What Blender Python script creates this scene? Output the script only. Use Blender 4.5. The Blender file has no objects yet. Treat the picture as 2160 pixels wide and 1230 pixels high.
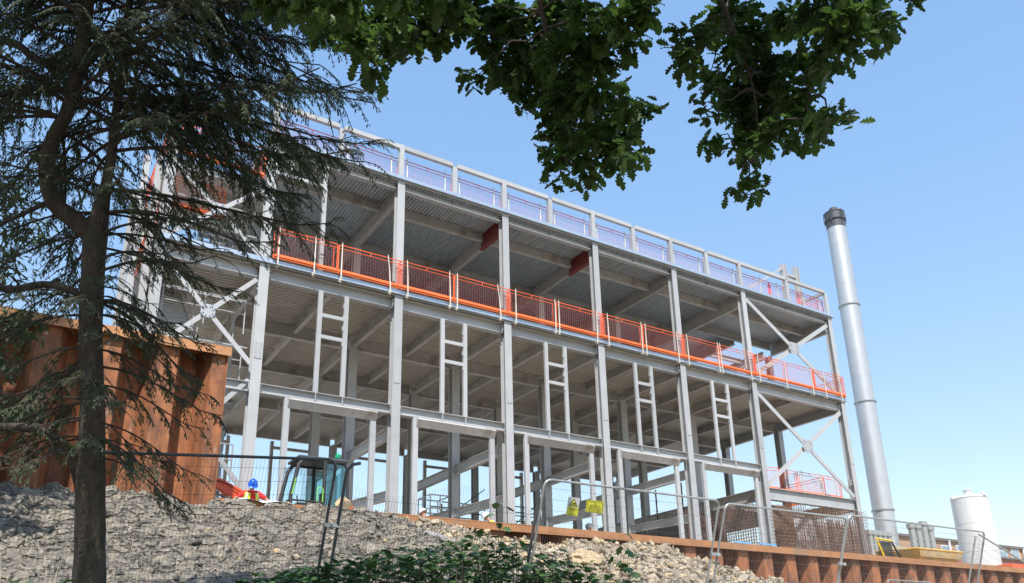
import bpy, math, random
from mathutils import Vector, noise, Matrix
random.seed(7)
SC = bpy.context.scene
COL = SC.collection
R_ = math.radians

# ---------------------------------------------------------------- camera
F_PX, CX, CY = 1730.27, 1103.76, 839.66
YAW, PITCH, ROLL = 0.585092, 0.323673, -0.026059
CAM = Vector((-6.5063, -25.5053, -4.7967))
fwd = Vector((math.sin(YAW)*math.cos(PITCH), math.cos(YAW)*math.cos(PITCH), math.sin(PITCH)))
r0 = Vector((math.cos(YAW), -math.sin(YAW), 0)); u0 = r0.cross(fwd)
rt = r0*math.cos(ROLL) + u0*math.sin(ROLL)
up = -r0*math.sin(ROLL) + u0*math.cos(ROLL)
cd = bpy.data.cameras.new('camera'); cam = bpy.data.objects.new('camera', cd); COL.objects.link(cam)
cd.sensor_width = 36; cd.lens = F_PX/2160*36
cd.shift_x = (1080-CX)/2160; cd.shift_y = (CY-615)/2160
cd.clip_start = 0.1; cd.clip_end = 3000
cam.matrix_world = Matrix(((rt.x, up.x, -fwd.x, CAM.x), (rt.y, up.y, -fwd.y, CAM.y), (rt.z, up.z, -fwd.z, CAM.z), (0, 0, 0, 1)))
SC.camera = cam

# ---------------------------------------------------------------- light
SUN_AZ, SUN_EL = R_(207), R_(54)
w = bpy.data.worlds.new('World'); SC.world = w; w.use_nodes = True
nt = w.node_tree; bg = nt.nodes['Background']
sky = nt.nodes.new('ShaderNodeTexSky'); sky.sky_type = 'NISHITA'; sky.sun_disc = False
sky.sun_elevation = SUN_EL; sky.sun_rotation = SUN_AZ
sky.air_density = 1.6; sky.dust_density = 0.25; sky.ozone_density = 4.2
gm = nt.nodes.new('ShaderNodeGamma'); gm.inputs[1].default_value = .45
hs = nt.nodes.new('ShaderNodeHueSaturation'); hs.inputs['Saturation'].default_value = 1.72; hs.inputs['Value'].default_value = 1.93; hs.inputs['Hue'].default_value = .511
nt.links.new(sky.outputs[0], gm.inputs[0]); nt.links.new(gm.outputs[0], hs.inputs['Color']); nt.links.new(hs.outputs[0], bg.inputs[0]); bg.inputs[1].default_value = 0.15
sd = bpy.data.lights.new('sun', 'SUN'); sd.energy = 3.6; sd.angle = R_(0.5); sd.color = (1, .955, .89)
sun = bpy.data.objects.new('sun', sd); COL.objects.link(sun)
sv = Vector((math.sin(SUN_AZ)*math.cos(SUN_EL), math.cos(SUN_AZ)*math.cos(SUN_EL), math.sin(SUN_EL)))
sun.rotation_euler = sv.to_track_quat('Z', 'Y').to_euler(); sun.location = (0, -20, 60)
SC.view_settings.view_transform = 'Standard'; SC.view_settings.look = 'None'
SC.view_settings.exposure = 0.84; SC.view_settings.gamma = 1

def atY(x, y, Y):
    d = fwd + rt*((x-CX)/F_PX) - up*((y-CY)/F_PX)
    return CAM + d*((Y-CAM.y)/d.y)
def atD(x, y, D):
    return CAM + (fwd + rt*((x-CX)/F_PX) - up*((y-CY)/F_PX))*D

# ---------------------------------------------------------------- materials
MT = {}
def mat(name, col, rough=.6, metal=0, var=.12, scale=4, bump=0, bscale=30, col2=None, c2amt=.5, c2scale=2, trans=0, spec=.5, stretch=None, isl=None, bdist=.03):
    m = bpy.data.materials.new(name); m.use_nodes = True; n = m.node_tree.nodes; l = m.node_tree.links
    p = n['Principled BSDF']; p.inputs['Roughness'].default_value = rough; p.inputs['Metallic'].default_value = metal
    p.inputs['Specular IOR Level'].default_value = spec
    tc = n.new('ShaderNodeTexCoord'); src = tc.outputs['Object']
    if stretch:
        mp = n.new('ShaderNodeMapping'); mp.inputs['Scale'].default_value = stretch; l.new(src, mp.inputs[0]); src = mp.outputs[0]
    nz = n.new('ShaderNodeTexNoise'); nz.inputs['Scale'].default_value = scale; nz.inputs['Detail'].default_value = 6
    l.new(src, nz.inputs['Vector'])
    a = tuple(max(0, c*(1-var)) for c in col)+(1,); b = tuple(min(1, c*(1+var)) for c in col)+(1,)
    cr = n.new('ShaderNodeValToRGB'); cr.color_ramp.elements[0].position = .3; cr.color_ramp.elements[1].position = .7
    cr.color_ramp.elements[0].color = a; cr.color_ramp.elements[1].color = b
    l.new(nz.outputs['Fac'], cr.inputs[0]); out = cr.outputs[0]
    if col2:
        n2 = n.new('ShaderNodeTexNoise'); n2.inputs['Scale'].default_value = c2scale; n2.inputs['Detail'].default_value = 8; n2.inputs['Roughness'].default_value = .65
        l.new(src, n2.inputs['Vector'])
        c2 = n.new('ShaderNodeValToRGB'); c2.color_ramp.elements[0].position = .62-.3*c2amt; c2.color_ramp.elements[1].position = .74-.2*c2amt
        l.new(n2.outputs['Fac'], c2.inputs[0])
        mx = n.new('ShaderNodeMixRGB'); l.new(c2.outputs[0], mx.inputs[0]); l.new(out, mx.inputs[1]); mx.inputs[2].default_value = col2+(1,); out = mx.outputs[0]
    if isl:
        ge = n.new('ShaderNodeNewGeometry'); ir = n.new('ShaderNodeValToRGB'); l.new(ge.outputs['Random Per Island'], ir.inputs[0])
        ir.color_ramp.elements[0].color = isl[0]+(1,); ir.color_ramp.elements[1].color = isl[1]+(1,)
        for pos_, c_ in isl[2:]: e_ = ir.color_ramp.elements.new(pos_); e_.color = c_+(1,)
        mi = n.new('ShaderNodeMixRGB'); mi.blend_type = 'MULTIPLY'; mi.inputs[0].default_value = 1; l.new(out, mi.inputs[1]); l.new(ir.outputs[0], mi.inputs[2]); out = mi.outputs[0]
    l.new(out, p.inputs['Base Color'])
    if bump:
        nb = n.new('ShaderNodeTexNoise'); nb.inputs['Scale'].default_value = bscale; nb.inputs['Detail'].default_value = 5
        l.new(src, nb.inputs['Vector'])
        bp = n.new('ShaderNodeBump'); bp.inputs['Strength'].default_value = bump; bp.inputs['Distance'].default_value = bdist
        l.new(nb.outputs['Fac'], bp.inputs['Height']); l.new(bp.outputs[0], p.inputs['Normal'])
    if trans:
        tr = n.new('ShaderNodeBsdfTranslucent'); l.new(out, tr.inputs[0]); ms = n.new('ShaderNodeMixShader'); ms.inputs[0].default_value = trans
        l.new(p.outputs[0], ms.inputs[1]); l.new(tr.outputs[0], ms.inputs[2]); l.new(ms.outputs[0], n['Material Output'].inputs[0])
    MT[name] = m; return m
steel = mat('painted_steel', (.405, .41, .415), .45, 0, .07, 1.5, .04, 20, (.36, .36, .35), .25, .8)
steel2 = mat('dusty_steel', (.40, .385, .365), .55, 0, .12, 2, .05, 20, (.27, .24, .21), .35, 1.2)
galv = mat('galvanised', (.5, .56, .62), .32, .55, .12, 9)
deckm = mat('deck_galvanised', (.50, .47, .42), .5, .2, .18, 3, 0, 10, (.45, .43, .38), .3, 1.5, stretch=(.6, 6, 1))
deckr = mat('roof_deck_galvanised', (.50, .53, .55), .42, .35, .22, 3, 0, 10, (.5, .5, .46), .22, 1.5, stretch=(6, .5, 1))
redox = mat('red_primer', (.17, .032, .028), .6, 0, .15)
orange = mat('orange_paint', (.85, .135, .035), .45, 0, .08, 3)
orangeb = mat('toe_board_orange', (.88, .19, .05), .45, 0, .08, 3)
redmesh = mat('mesh_red', (.52, .14, .13), .5, 0, .1, 3)
pinkm = mat('pink_wire', (.85, .30, .32), .5, 0, .1, 3)
pinkr = mat('roof_barrier_red', (.80, .10, .13), .5, 0, .1, 3)
post_m = mat('clamp_post_galvanised', (.6, .56, .47), .45, .2, .15, 9)
rust = mat('rusty_pile', (.33, .125, .05), .8, 0, .3, 3, .2, 25, (.17, .07, .038), .55, 1.9, stretch=(1.8, 1.8, .75))
capm = mat('rusty_cap', (.44, .20, .085), .7, 0, .15, 3, .1, 25, (.3, .2, .13), .3, .5)
rebar_m = mat('rusty_rebar', (.22, .12, .08), .8, 0, .3, 6)
conc = mat('concrete', (.34, .33, .31), .8, 0, .12, 2, .15, 15)
sandy = mat('site_hardcore', (.50, .44, .36), .9, 0, .15, .8, .3, 3)
brownp = mat('brown_shutter_ply', (.16, .10, .07), .8, 0, .2)
conc_d = mat('dark_formwork', (.13, .13, .135), .75, 0, .25, 2, .1, 12)
clay = mat('clay_soil', (.27, .235, .185), .95, 0, .35, 9, 1.0, 12, (.13, .115, .10), .55, 2.3, stretch=(.8, 1.6, 1.6), bdist=.07)
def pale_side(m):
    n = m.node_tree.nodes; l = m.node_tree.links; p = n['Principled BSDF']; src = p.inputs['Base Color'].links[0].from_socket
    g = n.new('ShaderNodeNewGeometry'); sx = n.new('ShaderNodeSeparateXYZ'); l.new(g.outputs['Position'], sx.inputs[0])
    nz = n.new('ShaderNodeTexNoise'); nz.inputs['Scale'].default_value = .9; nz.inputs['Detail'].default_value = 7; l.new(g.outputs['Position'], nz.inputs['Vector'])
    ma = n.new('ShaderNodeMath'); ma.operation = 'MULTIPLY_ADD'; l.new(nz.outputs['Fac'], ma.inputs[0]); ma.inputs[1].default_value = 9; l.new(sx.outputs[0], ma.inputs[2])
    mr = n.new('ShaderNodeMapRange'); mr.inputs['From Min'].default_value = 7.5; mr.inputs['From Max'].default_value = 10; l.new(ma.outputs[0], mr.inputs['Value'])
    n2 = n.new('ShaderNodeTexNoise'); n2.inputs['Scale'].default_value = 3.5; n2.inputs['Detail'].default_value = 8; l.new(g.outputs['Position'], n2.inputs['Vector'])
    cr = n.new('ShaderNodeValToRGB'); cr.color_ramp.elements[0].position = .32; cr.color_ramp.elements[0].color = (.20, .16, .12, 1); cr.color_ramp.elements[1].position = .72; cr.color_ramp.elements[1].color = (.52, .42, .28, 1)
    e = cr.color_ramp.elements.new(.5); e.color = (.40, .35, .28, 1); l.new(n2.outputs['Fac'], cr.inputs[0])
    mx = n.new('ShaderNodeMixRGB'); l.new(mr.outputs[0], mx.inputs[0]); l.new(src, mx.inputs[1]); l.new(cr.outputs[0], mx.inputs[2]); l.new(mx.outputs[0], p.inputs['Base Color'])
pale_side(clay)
def cracked(m):
    n = m.node_tree.nodes; l = m.node_tree.links; p = n['Principled BSDF']
    g = n.new('ShaderNodeNewGeometry'); mp = n.new('ShaderNodeMapping'); mp.inputs['Scale'].default_value = (1.35, 3.6, 3.6)
    nz = n.new('ShaderNodeTexNoise'); nz.inputs['Scale'].default_value = 2; nz.inputs['Detail'].default_value = 5; l.new(g.outputs['Position'], nz.inputs['Vector'])
    ad = n.new('ShaderNodeVectorMath'); ad.operation = 'MULTIPLY_ADD'; l.new(nz.outputs['Color'], ad.inputs[0]); ad.inputs[1].default_value = (.5, .5, .5); l.new(g.outputs['Position'], ad.inputs[2])
    l.new(ad.outputs[0], mp.inputs[0]); v = n.new('ShaderNodeTexVoronoi'); v.feature = 'DISTANCE_TO_EDGE'; v.inputs['Scale'].default_value = 1; l.new(mp.outputs[0], v.inputs['Vector'])
    mr = n.new('ShaderNodeMapRange'); mr.inputs['From Max'].default_value = .10; l.new(v.outputs['Distance'], mr.inputs['Value'])
    bp = n.new('ShaderNodeBump'); bp.inputs['Strength'].default_value = 1; bp.inputs['Distance'].default_value = .09; l.new(mr.outputs[0], bp.inputs['Height'])
    old = p.inputs['Normal'].links[0].from_socket; l.new(old, bp.inputs['Normal']); l.new(bp.outputs[0], p.inputs['Normal'])
cracked(clay)
clod_m = mat('clay_clod', (.21, .195, .17), .95, 0, .3, 8, 1, 20, isl=[(.35, .35, .38), (1.35, 1.28, 1.15), (.6, (.95, .93, .88))])
rub = mat('rubble_stone', (.40, .35, .28), .92, 0, .25, 6, .9, 25, isl=[(.55, .50, .44), (1.3, 1.2, 1.05), (.35, (.9, .84, .76)), (.75, (1.2, 1.12, 1.0)), (.88, (1.2, .98, .68))])
slabm = mat('grey_rock', (.27, .26, .24), .85, 0, .25, 3, .6, 12)
bark = mat('bark', (.10, .078, .06), .95, 0, .45, 6, 1.0, 16, (.05, .047, .036), .5, 3, stretch=(4, 4, .6), bdist=.06)
needle = mat('conifer_green', (.068, .10, .045), .6, 0, .45, 2.2, trans=.35)
oakleaf = mat('oak_leaf', (.065, .125, .030), .45, 0, .3, 3, trans=.5, isl=[(.6, .6, .6), (1.3, 1.25, .9)])
weed = mat('undergrowth_leaf', (.06, .12, .03), .5, 0, .45, 5, trans=.25)
twigm = mat('twig', (.07, .055, .04), .9, 0, .3)
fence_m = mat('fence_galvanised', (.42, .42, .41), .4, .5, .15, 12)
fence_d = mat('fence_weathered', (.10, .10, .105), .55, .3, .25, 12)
wire_m = mat('fence_wire', (.34, .34, .34), .5, .3, .1)
silver = mat('flue_aluminium', (.50, .51, .525), .42, .45, .05, 1.5, .03, 8)
dark = mat('black_rubber', (.03, .032, .035), .6, 0, .3)
dgrey = mat('dark_grey_paint', (.07, .075, .085), .5, 0, .2)
white = mat('white_paint', (.60, .595, .58), .5, 0, .06, 2, .05, 8, (.62, .6, .56), .3, .9, stretch=(4, 4, .4))
whitep = mat('white_plastic', (.66, .66, .66), .35, 0, .03)
excor = mat('excavator_orange', (.85, .10, .03), .35, 0, .06)
tealp = mat('grey_teal_paint', (.13, .20, .22), .5, 0, .2)
mud = mat('dried_mud', (.32, .27, .21), .9, 0, .3, 7, .5, 20)
muddy = mat('muddy_yellow', (.55, .43, .24), .85, 0, .2, 4, .3, 12, (.62, .38, .1), .3, 1.5)
yel = mat('yellow_paint', (.72, .42, .06), .5, 0, .15, 3, 0, 0, (.45, .38, .24), .5, 1.6)
brick = mat('brick_wall', (.44, .29, .19), .85, 0, .14, 12, .1, 30)
rooft = mat('roof_felt', (.16, .14, .13), .85, 0, .2)
redroof = mat('red_brown_cladding', (.30, .12, .09), .8, 0, .15)
hivis = mat('hi_vis_yellow', (.62, .85, .04), .6, 0, .05)
redcl = mat('red_cloth', (.72, .03, .03), .8, 0, .1)
skin = mat('skin', (.52, .27, .19), .55, 0, .06)
blueh = mat('blue_plastic', (.02, .13, .66), .25, 0, .03)
bluep = mat('light_blue_paint', (.18, .42, .72), .5, 0, .1)
paperm = mat('paper', (.72, .74, .82), .7, 0, .05)
navy = mat('navy_cloth', (.03, .035, .06), .9, 0, .1)
greenb = mat('green_plastic', (.01, .36, .16), .3, 0, .05)
redp = mat('red_plastic', (.78, .02, .025), .4, 0, .05)
signy = mat('sign_yellow', (.74, .70, .07), .5, 0, .04)
signw = mat('sign_white', (.66, .65, .66), .5, 0, .04)
black = mat('black_ink', (.02, .02, .02), .6, 0, .02)
timber = mat('timber', (.5, .31, .16), .8, 0, .2, 5, .1, 20)
clothw = mat('white_sheet', (.78, .82, .86), .7, 0, .06)
gl = bpy.data.materials.new('cab_glass'); gl.use_nodes = True
_n = gl.node_tree.nodes; _l = gl.node_tree.links
_t = _n.new('ShaderNodeBsdfTransparent'); _t.inputs[0].default_value = (.60, .78, .78, 1)
_g = _n.new('ShaderNodeBsdfGlossy'); _g.inputs['Roughness'].default_value = .03; _g.inputs[0].default_value = (.8, .95, .95, 1)
_m = _n.new('ShaderNodeMixShader'); _m.inputs[0].default_value = .12
_l.new(_t.outputs[0], _m.inputs[1]); _l.new(_g.outputs[0], _m.inputs[2]); _l.new(_m.outputs[0], _n['Material Output'].inputs[0])
glc = gl.copy(); glc.name = 'clear_cab_glass'; glc.node_tree.nodes['Transparent BSDF'].inputs[0].default_value = (.9, .96, .96, 1)
winm = mat('window_glass', (.25, .33, .40), .12, 0, .1)

def tone(m, lo, hi, streak=(.30, .22, .16)):
    n = m.node_tree.nodes; l = m.node_tree.links; p = n['Principled BSDF']; src = p.inputs['Base Color'].links[0].from_socket
    oi = n.new('ShaderNodeObjectInfo'); mr = n.new('ShaderNodeMapRange'); mr.inputs['To Min'].default_value = lo; mr.inputs['To Max'].default_value = hi
    l.new(oi.outputs['Random'], mr.inputs['Value']); mx = n.new('ShaderNodeMixRGB'); mx.blend_type = 'MULTIPLY'; mx.inputs[0].default_value = 1
    l.new(src, mx.inputs[1]); l.new(mr.outputs[0], mx.inputs[2])
    tc = n.new('ShaderNodeTexCoord'); mp = n.new('ShaderNodeMapping'); mp.inputs['Scale'].default_value = (9, 9, .7); l.new(tc.outputs['Object'], mp.inputs[0])
    nz = n.new('ShaderNodeTexNoise'); nz.inputs['Scale'].default_value = 1.4; nz.inputs['Detail'].default_value = 8; nz.inputs['Roughness'].default_value = .7; l.new(mp.outputs[0], nz.inputs['Vector'])
    cr = n.new('ShaderNodeValToRGB'); cr.color_ramp.elements[0].position = .60; cr.color_ramp.elements[1].position = .80; l.new(nz.outputs['Fac'], cr.inputs[0])
    m2 = n.new('ShaderNodeMixRGB'); l.new(cr.outputs[0], m2.inputs[0]); l.new(mx.outputs[0], m2.inputs[1]); m2.inputs[2].default_value = streak+(1,); l.new(m2.outputs[0], p.inputs['Base Color'])
tone(steel, .90, 1.1); tone(steel2, .85, 1.12); tone(orange, .85, 1.08, (.55, .2, .1)); tone(orangeb, .85, 1.08, (.5, .25, .15)); tone(rust, .88, 1.08, (.46, .40, .35)); tone(capm, .9, 1.1, (.3, .16, .09)); tone(pinkr, .8, 1.15, (.5, .12, .12))
# ---------------------------------------------------------------- mesh helpers
class MB:
    def __init__(s): s.v = []; s.f = []; s.mi = []
    def add(s, vs, fs, m=0):
        o = len(s.v); s.v += [tuple(v) for v in vs]; s.f += [tuple(i+o for i in f) for f in fs]; s.mi += [m]*len(fs)
    def box(s, x0, x1, y0, y1, z0, z1, m=0):
        vs = [(x, y, z) for z in (z0, z1) for y in (y0, y1) for x in (x0, x1)]
        s.add(vs, [(0, 2, 3, 1), (4, 5, 7, 6), (0, 1, 5, 4), (2, 6, 7, 3), (0, 4, 6, 2), (1, 3, 7, 5)], m)
    def frame(s, p0, p1, upv):
        p0 = Vector(p0); p1 = Vector(p1); t = (p1-p0).normalized(); u = Vector(upv); u = (u - t*u.dot(t))
        if u.length < 1e-4: u = t.orthogonal()
        u.normalize(); return p0, p1, t, u, t.cross(u)
    def prism(s, p0, p1, prof, upv=(0, 0, 1), m=0, caps=True):
        p0, p1, t, u, r = s.frame(p0, p1, upv); n = len(prof)
        vs = [p + r*a + u*b for p in (p0, p1) for a, b in prof]
        fs = [(i, (i+1) % n, n+(i+1) % n, n+i) for i in range(n)]
        if caps: fs += [tuple(range(n))[::-1], tuple(range(n, 2*n))]
        s.add(vs, fs, m)
    def bar(s, p0, p1, a, b, upv=(0, 0, 1), m=0): s.prism(p0, p1, [(-a/2, -b/2), (a/2, -b/2), (a/2, b/2), (-a/2, b/2)], upv, m)
    def ib(s, p0, p1, h, b, tf=.02, tw=.012, upv=(0, 0, 1), m=0):
        H, B, T, W = h/2, b/2, tf, tw/2
        s.prism(p0, p1, [(-B, -H), (B, -H), (B, -H+T), (W, -H+T), (W, H-T), (B, H-T), (B, H), (-B, H), (-B, H-T), (-W, H-T), (-W, -H+T), (-B, -H+T)], upv, m)
    def tube(s, pts, rad, n=8, m=0, caps=True):
        pts = [Vector(p) for p in pts]; k = len(pts)
        if not isinstance(rad, (list, tuple)): rad = [rad]*k
        vs = []; pu = None
        for i, p in enumerate(pts):
            t = (pts[min(i+1, k-1)]-pts[max(i-1, 0)])
            t = t.normalized() if t.length > 1e-7 else Vector((0, 0, 1))
            u = (pu - t*pu.dot(t)) if pu else t.orthogonal()
            if u.length < 1e-5: u = t.orthogonal()
            u.normalize(); pu = u; r = t.cross(u)
            for j in range(n):
                a = 2*math.pi*j/n; vs.append(p + (u*math.cos(a)+r*math.sin(a))*rad[i])
        fs = [(i*n+j, i*n+(j+1) % n, (i+1)*n+(j+1) % n, (i+1)*n+j) for i in range(k-1) for j in range(n)]
        if caps and n > 2: fs += [tuple(range(n))[::-1], tuple(range((k-1)*n, k*n))]
        s.add(vs, fs, m)
    def lathe(s, c, prof, n=24, m=0):
        vs = []; c = Vector(c); k = len(prof)
        for r, z in prof:
            for j in range(n):
                a = 2*math.pi*j/n; vs.append(c+Vector((r*math.cos(a), r*math.sin(a), z)))
        fs = [(i*n+j, i*n+(j+1) % n, (i+1)*n+(j+1) % n, (i+1)*n+j) for i in range(k-1) for j in range(n)]
        fs += [tuple(range(n))[::-1], tuple(range((k-1)*n, k*n))]
        s.add(vs, fs, m)
    def ell(s, c, r, n=14, k=9, m=0, zmin=-1):
        prof = []
        for i in range(k+1):
            t = zmin + (1-zmin)*i/k; prof.append((max(.001, math.sqrt(max(0, 1-t*t))), t))
        vs = []; c = Vector(c)
        for q, z in prof:
            for j in range(n):
                a = 2*math.pi*j/n; vs.append((c.x+q*math.cos(a)*r[0], c.y+q*math.sin(a)*r[1], c.z+z*r[2]))
        fs = [(i*n+j, i*n+(j+1) % n, (i+1)*n+(j+1) % n, (i+1)*n+j) for i in range(k) for j in range(n)]
        fs += [tuple(range(n))[::-1], tuple(range(k*n, (k+1)*n))]
        s.add(vs, fs, m)
    def build(s, name, ms, parent=None, smooth=False, bevel=0):
        me = bpy.data.meshes.new(name); o = 0
        # re-centre on own origin
        if s.v:
            n = len(s.v); c = Vector((sum(v[0] for v in s.v)/n, sum(v[1] for v in s.v)/n, min(v[2] for v in s.v)))
        else: c = Vector()
        me.from_pydata([(v[0]-c.x, v[1]-c.y, v[2]-c.z) for v in s.v], [], s.f)
        if not isinstance(ms, (list, tuple)): ms = [ms]
        for m in ms: me.materials.append(m)
        if len(ms) > 1: me.polygons.foreach_set('material_index', s.mi)
        if smooth: me.polygons.foreach_set('use_smooth', [True]*len(me.polygons))
        me.update(); ob = bpy.data.objects.new(name, me); COL.objects.link(ob)
        if parent: ob.parent = parent; ob.location = c - parent_loc(parent)
        else: ob.location = c
        WL[ob.name] = c
        if bevel:
            b = ob.modifiers.new('bevel', 'BEVEL'); b.width = bevel; b.segments = 2; b.limit_method = 'ANGLE'
        return ob
WL = {}
def parent_loc(p): return WL[p.name]
def tag(o, label=None, cat=None, group=None, kind=None):
    if label: o['label'] = label
    if cat: o['category'] = cat
    if group: o['group'] = group
    if kind: o['kind'] = kind
    return o
def thing(name, loc, label, cat, group=None):
    o = bpy.data.objects.new(name, None); COL.objects.link(o); o.location = loc; o.empty_display_size = .2
    WL[o.name] = Vector(loc); return tag(o, label, cat, group)
ORD = ['first', 'second', 'third', 'fourth', 'fifth', 'sixth', 'seventh', 'eighth', 'ninth', 'tenth', 'eleventh', 'twelfth', 'thirteenth', 'fourteenth', 'fifteenth', 'sixteenth', 'seventeenth', 'eighteenth', 'nineteenth', 'twentieth', 'twenty-first', 'twenty-second', 'twenty-third', 'twenty-fourth', 'twenty-fifth', 'twenty-sixth', 'twenty-seventh']
def lerp(a, b, t): return a+(b-a)*t
def sm(t): t = max(0, min(1, t)); return t*t*(3-2*t)
def interp(tab, x):
    if x <= tab[0][0]: return tab[0][1]
    for (a, b), (c, d) in zip(tab, tab[1:]):
        if x <= c: return lerp(b, d, (x-a)/(c-a))
    return tab[-1][1]

# ================================================================ GROUND
m = MB(); m.box(-600, 900, -2.36, 1400, -9, -1.2)
tag(m.build('site_ground', sandy), kind='structure')
CREST = [(-30, -.8), (-8, -.72), (-4.25, -.66), (-3.0, -.61), (-1.97, -.62), (-.63, -.66), (.35, -.56), (1.13, -.47), (1.93, -.43), (2.49, -.56), (3.35, -.70), (4.39, -.56), (4.94, -.76), (5.65, -.92), (6.47, -1.10), (7.32, -1.05), (8.19, -1.12), (8.93, -.92), (9.88, -.90), (10.84, -.98), (11.78, -.80), (12.71, -.90), (13.34, -1.12), (13.95, -1.55), (14.56, -2.1), (15.5, -2.9), (17, -4.6), (19, -6), (400, -6)]
def base_h(x, y):
    if y < -16: b = lerp(-6.4, -4.3, sm((y+24.5)/8.5))
    else: b = -4.3 - 1.5*sm((y+14.8)/6)*sm((x-12)/5)
    c = interp(CREST, x)
    if y > -4.6: h = c - .25*sm((y+4.6)/1.4)
    else: h = lerp(b, c, min(1, max(0, (y+14.5)/9.9))**1.05)
    return max(h, b) if y > -14.5 else b
def ter(x, y):
    h = base_h(x, y)
    if -14.5 < y:
        k = sm((y+14.5)/4) * (1 if x < 15 else sm((18-x)/3))
        p = Vector((x, y, 0))
        h += k*(.20*noise.noise(p*.55) + .13*noise.noise(p*1.6+Vector((7, 3, 1))))
        rdg = 1-abs(noise.noise(Vector((x*.9, y*2.6, 4.2)))*2)
        h += k*.10*(rdg-.6)
        wy = y*1.9+.5*noise.noise(Vector((x*.8, y*.8, 3)))+x*.12
        cell = noise.voronoi(Vector((x*1.25, wy, 0)))[0]; crk = max(0, 1-(cell[1]-cell[0])/.22); h -= k*.12*crk
        h += k*.12*(.5-cell[0])
        cell = noise.voronoi(Vector((x*3.1+5, wy*2.6, 0)))[0]; crk = max(0, 1-(cell[1]-cell[0])/.25); h -= k*.06*crk; h += k*.10*(.5-cell[0])
        cell = noise.voronoi(Vector((x*6.5, y*9, 0)))[0]; h += k*.05*(.5-cell[0]); h += k*.12*noise.noise(Vector((x*1.1+9, y*3.1, 2)))
        h += k*.055*noise.noise(p*13)
        h += k*.06
    return h
m = MB()
xs = [-600, -200, -60, -30]+[-22+i*.5 for i in range(22)]+[-11+i*.058 for i in range(482)]+[17+i*.6 for i in range(30)]+[36, 60, 120, 300, 900]
ys = [-600, -200, -80, -45, -35]+[-30+i*.7 for i in range(21)]+[-15.2+i*.2 for i in range(16)]+[-12.1+i*.062 for i in range(146)]+[-3.04, -2.4]
nx, ny = len(xs), len(ys)
vs = [(x, y, ter(x, y)) for y in ys for x in xs]
m.add(vs, [(j*nx+i, j*nx+i+1, (j+1)*nx+i+1, (j+1)*nx+i) for j in range(ny-1) for i in range(nx-1)])
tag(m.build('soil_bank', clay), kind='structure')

def rock_mesh(mb, c, r, seed, flat=.7, sub=1, m_=0):
    import bmesh
    key = sub
    if key not in RK:
        bm = bmesh.new(); bmesh.ops.create_icosphere(bm, subdivisions=sub, radius=1)
        RK[key] = ([v.co.copy() for v in bm.verts], [tuple(v.index for v in f.verts) for f in bm.faces]); bm.free()
    V, Fs = RK[key]; q = Matrix.Rotation(random.uniform(0, 6.3), 3, Vector((random.random(), random.random(), random.random()+.1)).normalized())
    sx, sy, sz = random.uniform(.5, 1.6), random.uniform(.6, 1.2), random.uniform(.4, 1)*flat*1.3
    o = Vector((seed*3.1, seed*1.7, 0)); out = []
    pls = [(Vector((random.gauss(0, 1), random.gauss(0, 1), random.gauss(0, 1))).normalized(), random.uniform(.45, .8)) for _ in range(7)]
    for v in V:
        p = v*(1+.25*noise.noise(v*1.7+o))
        for n_, d_ in pls:
            e_ = p.dot(n_)-d_
            if e_ > 0: p = p-n_*e_*.93
        if sub > 2: p = p*(1+.07*noise.noise(v*5+o)+.03*noise.noise(v*14+o))
        p = p*1.25
        p = q @ Vector((p.x*sx, p.y*sy, p.z*sz)); out.append(Vector(c)+p*r)
    mb.add(out, Fs, m_)
RK = {}
m = MB()
for i in range(13000):
    x = random.uniform(3.2, 15.2) if random.random() < .86 else random.uniform(-3, 4)
    y = random.uniform(-13, -3.6)
    dens = sm((x-1.5)/4.5)
    if x < 3.2 and random.random() > .5: continue
    if random.random() > max(dens, .3): continue
    z = ter(x, y)
    if x > 13.8 and z < -2.9 and random.random() < .7: continue
    r = random.choice([.02, .025, .03, .035, .04, .05, .06, .075, .10]) * random.uniform(.7, 1.3)
    if x < 3.2 and r > .08: continue
    rock_mesh(m, (x, y, z+r*.2), r, i*.37, sub=2 if r > .1 else 1)
tag(m.build('rubble', rub), 'loose pale rubble and clods strewn over the soil bank in front of the low pile wall', 'rubble', kind='stuff')
m = MB()
for i in range(5200):
    x = random.uniform(-7.5, 6.2); y = random.uniform(-12, -3.7); z = ter(x, y)
    if x < 1.2 and random.random() < .72: continue
    r = random.choice([.015, .02, .03, .035, .045, .07]) * random.uniform(.7, 1.3)
    rock_mesh(m, (x, y, z+r*.1), r, i*.71, flat=.55)
tag(m.build('clay_clods', clod_m), 'dark grey clay clods lying on the soil bank below the excavator', 'clods', kind='stuff')
def rock(px, py, Y, r, label, mt, fl=.6, sc=(1, 1, 1)):
    mb = MB(); rock_mesh(mb, (0, 0, 0), r, px, flat=fl, sub=4)
    ob = mb.build('boulder', mt); p = atY(px, py, Y); ob.location = p; ob.scale = sc
    tag(ob, label, 'boulder'); return ob
rock(930, 1158, -6.8, .6, 'large flat grey slab of rock leaning on the soil bank', slabm, .5, (1.2, .8, .55))
rock(1110, 1150, -5.2, .24, 'pale boulder on the bank just under the rusty cap beam', rub, .6, (1.4, 1, .7))
rock(1240, 1200, -8.0, .3, 'blocky boulder low on the rubble slope behind the undergrowth', rub, .7, (1.6, 1, .8))
rock(722, 1080, -4.2, .15, 'pale stone on the bank crest beside the excavator', rub, .6, (1.5, 1, .8))

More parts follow.
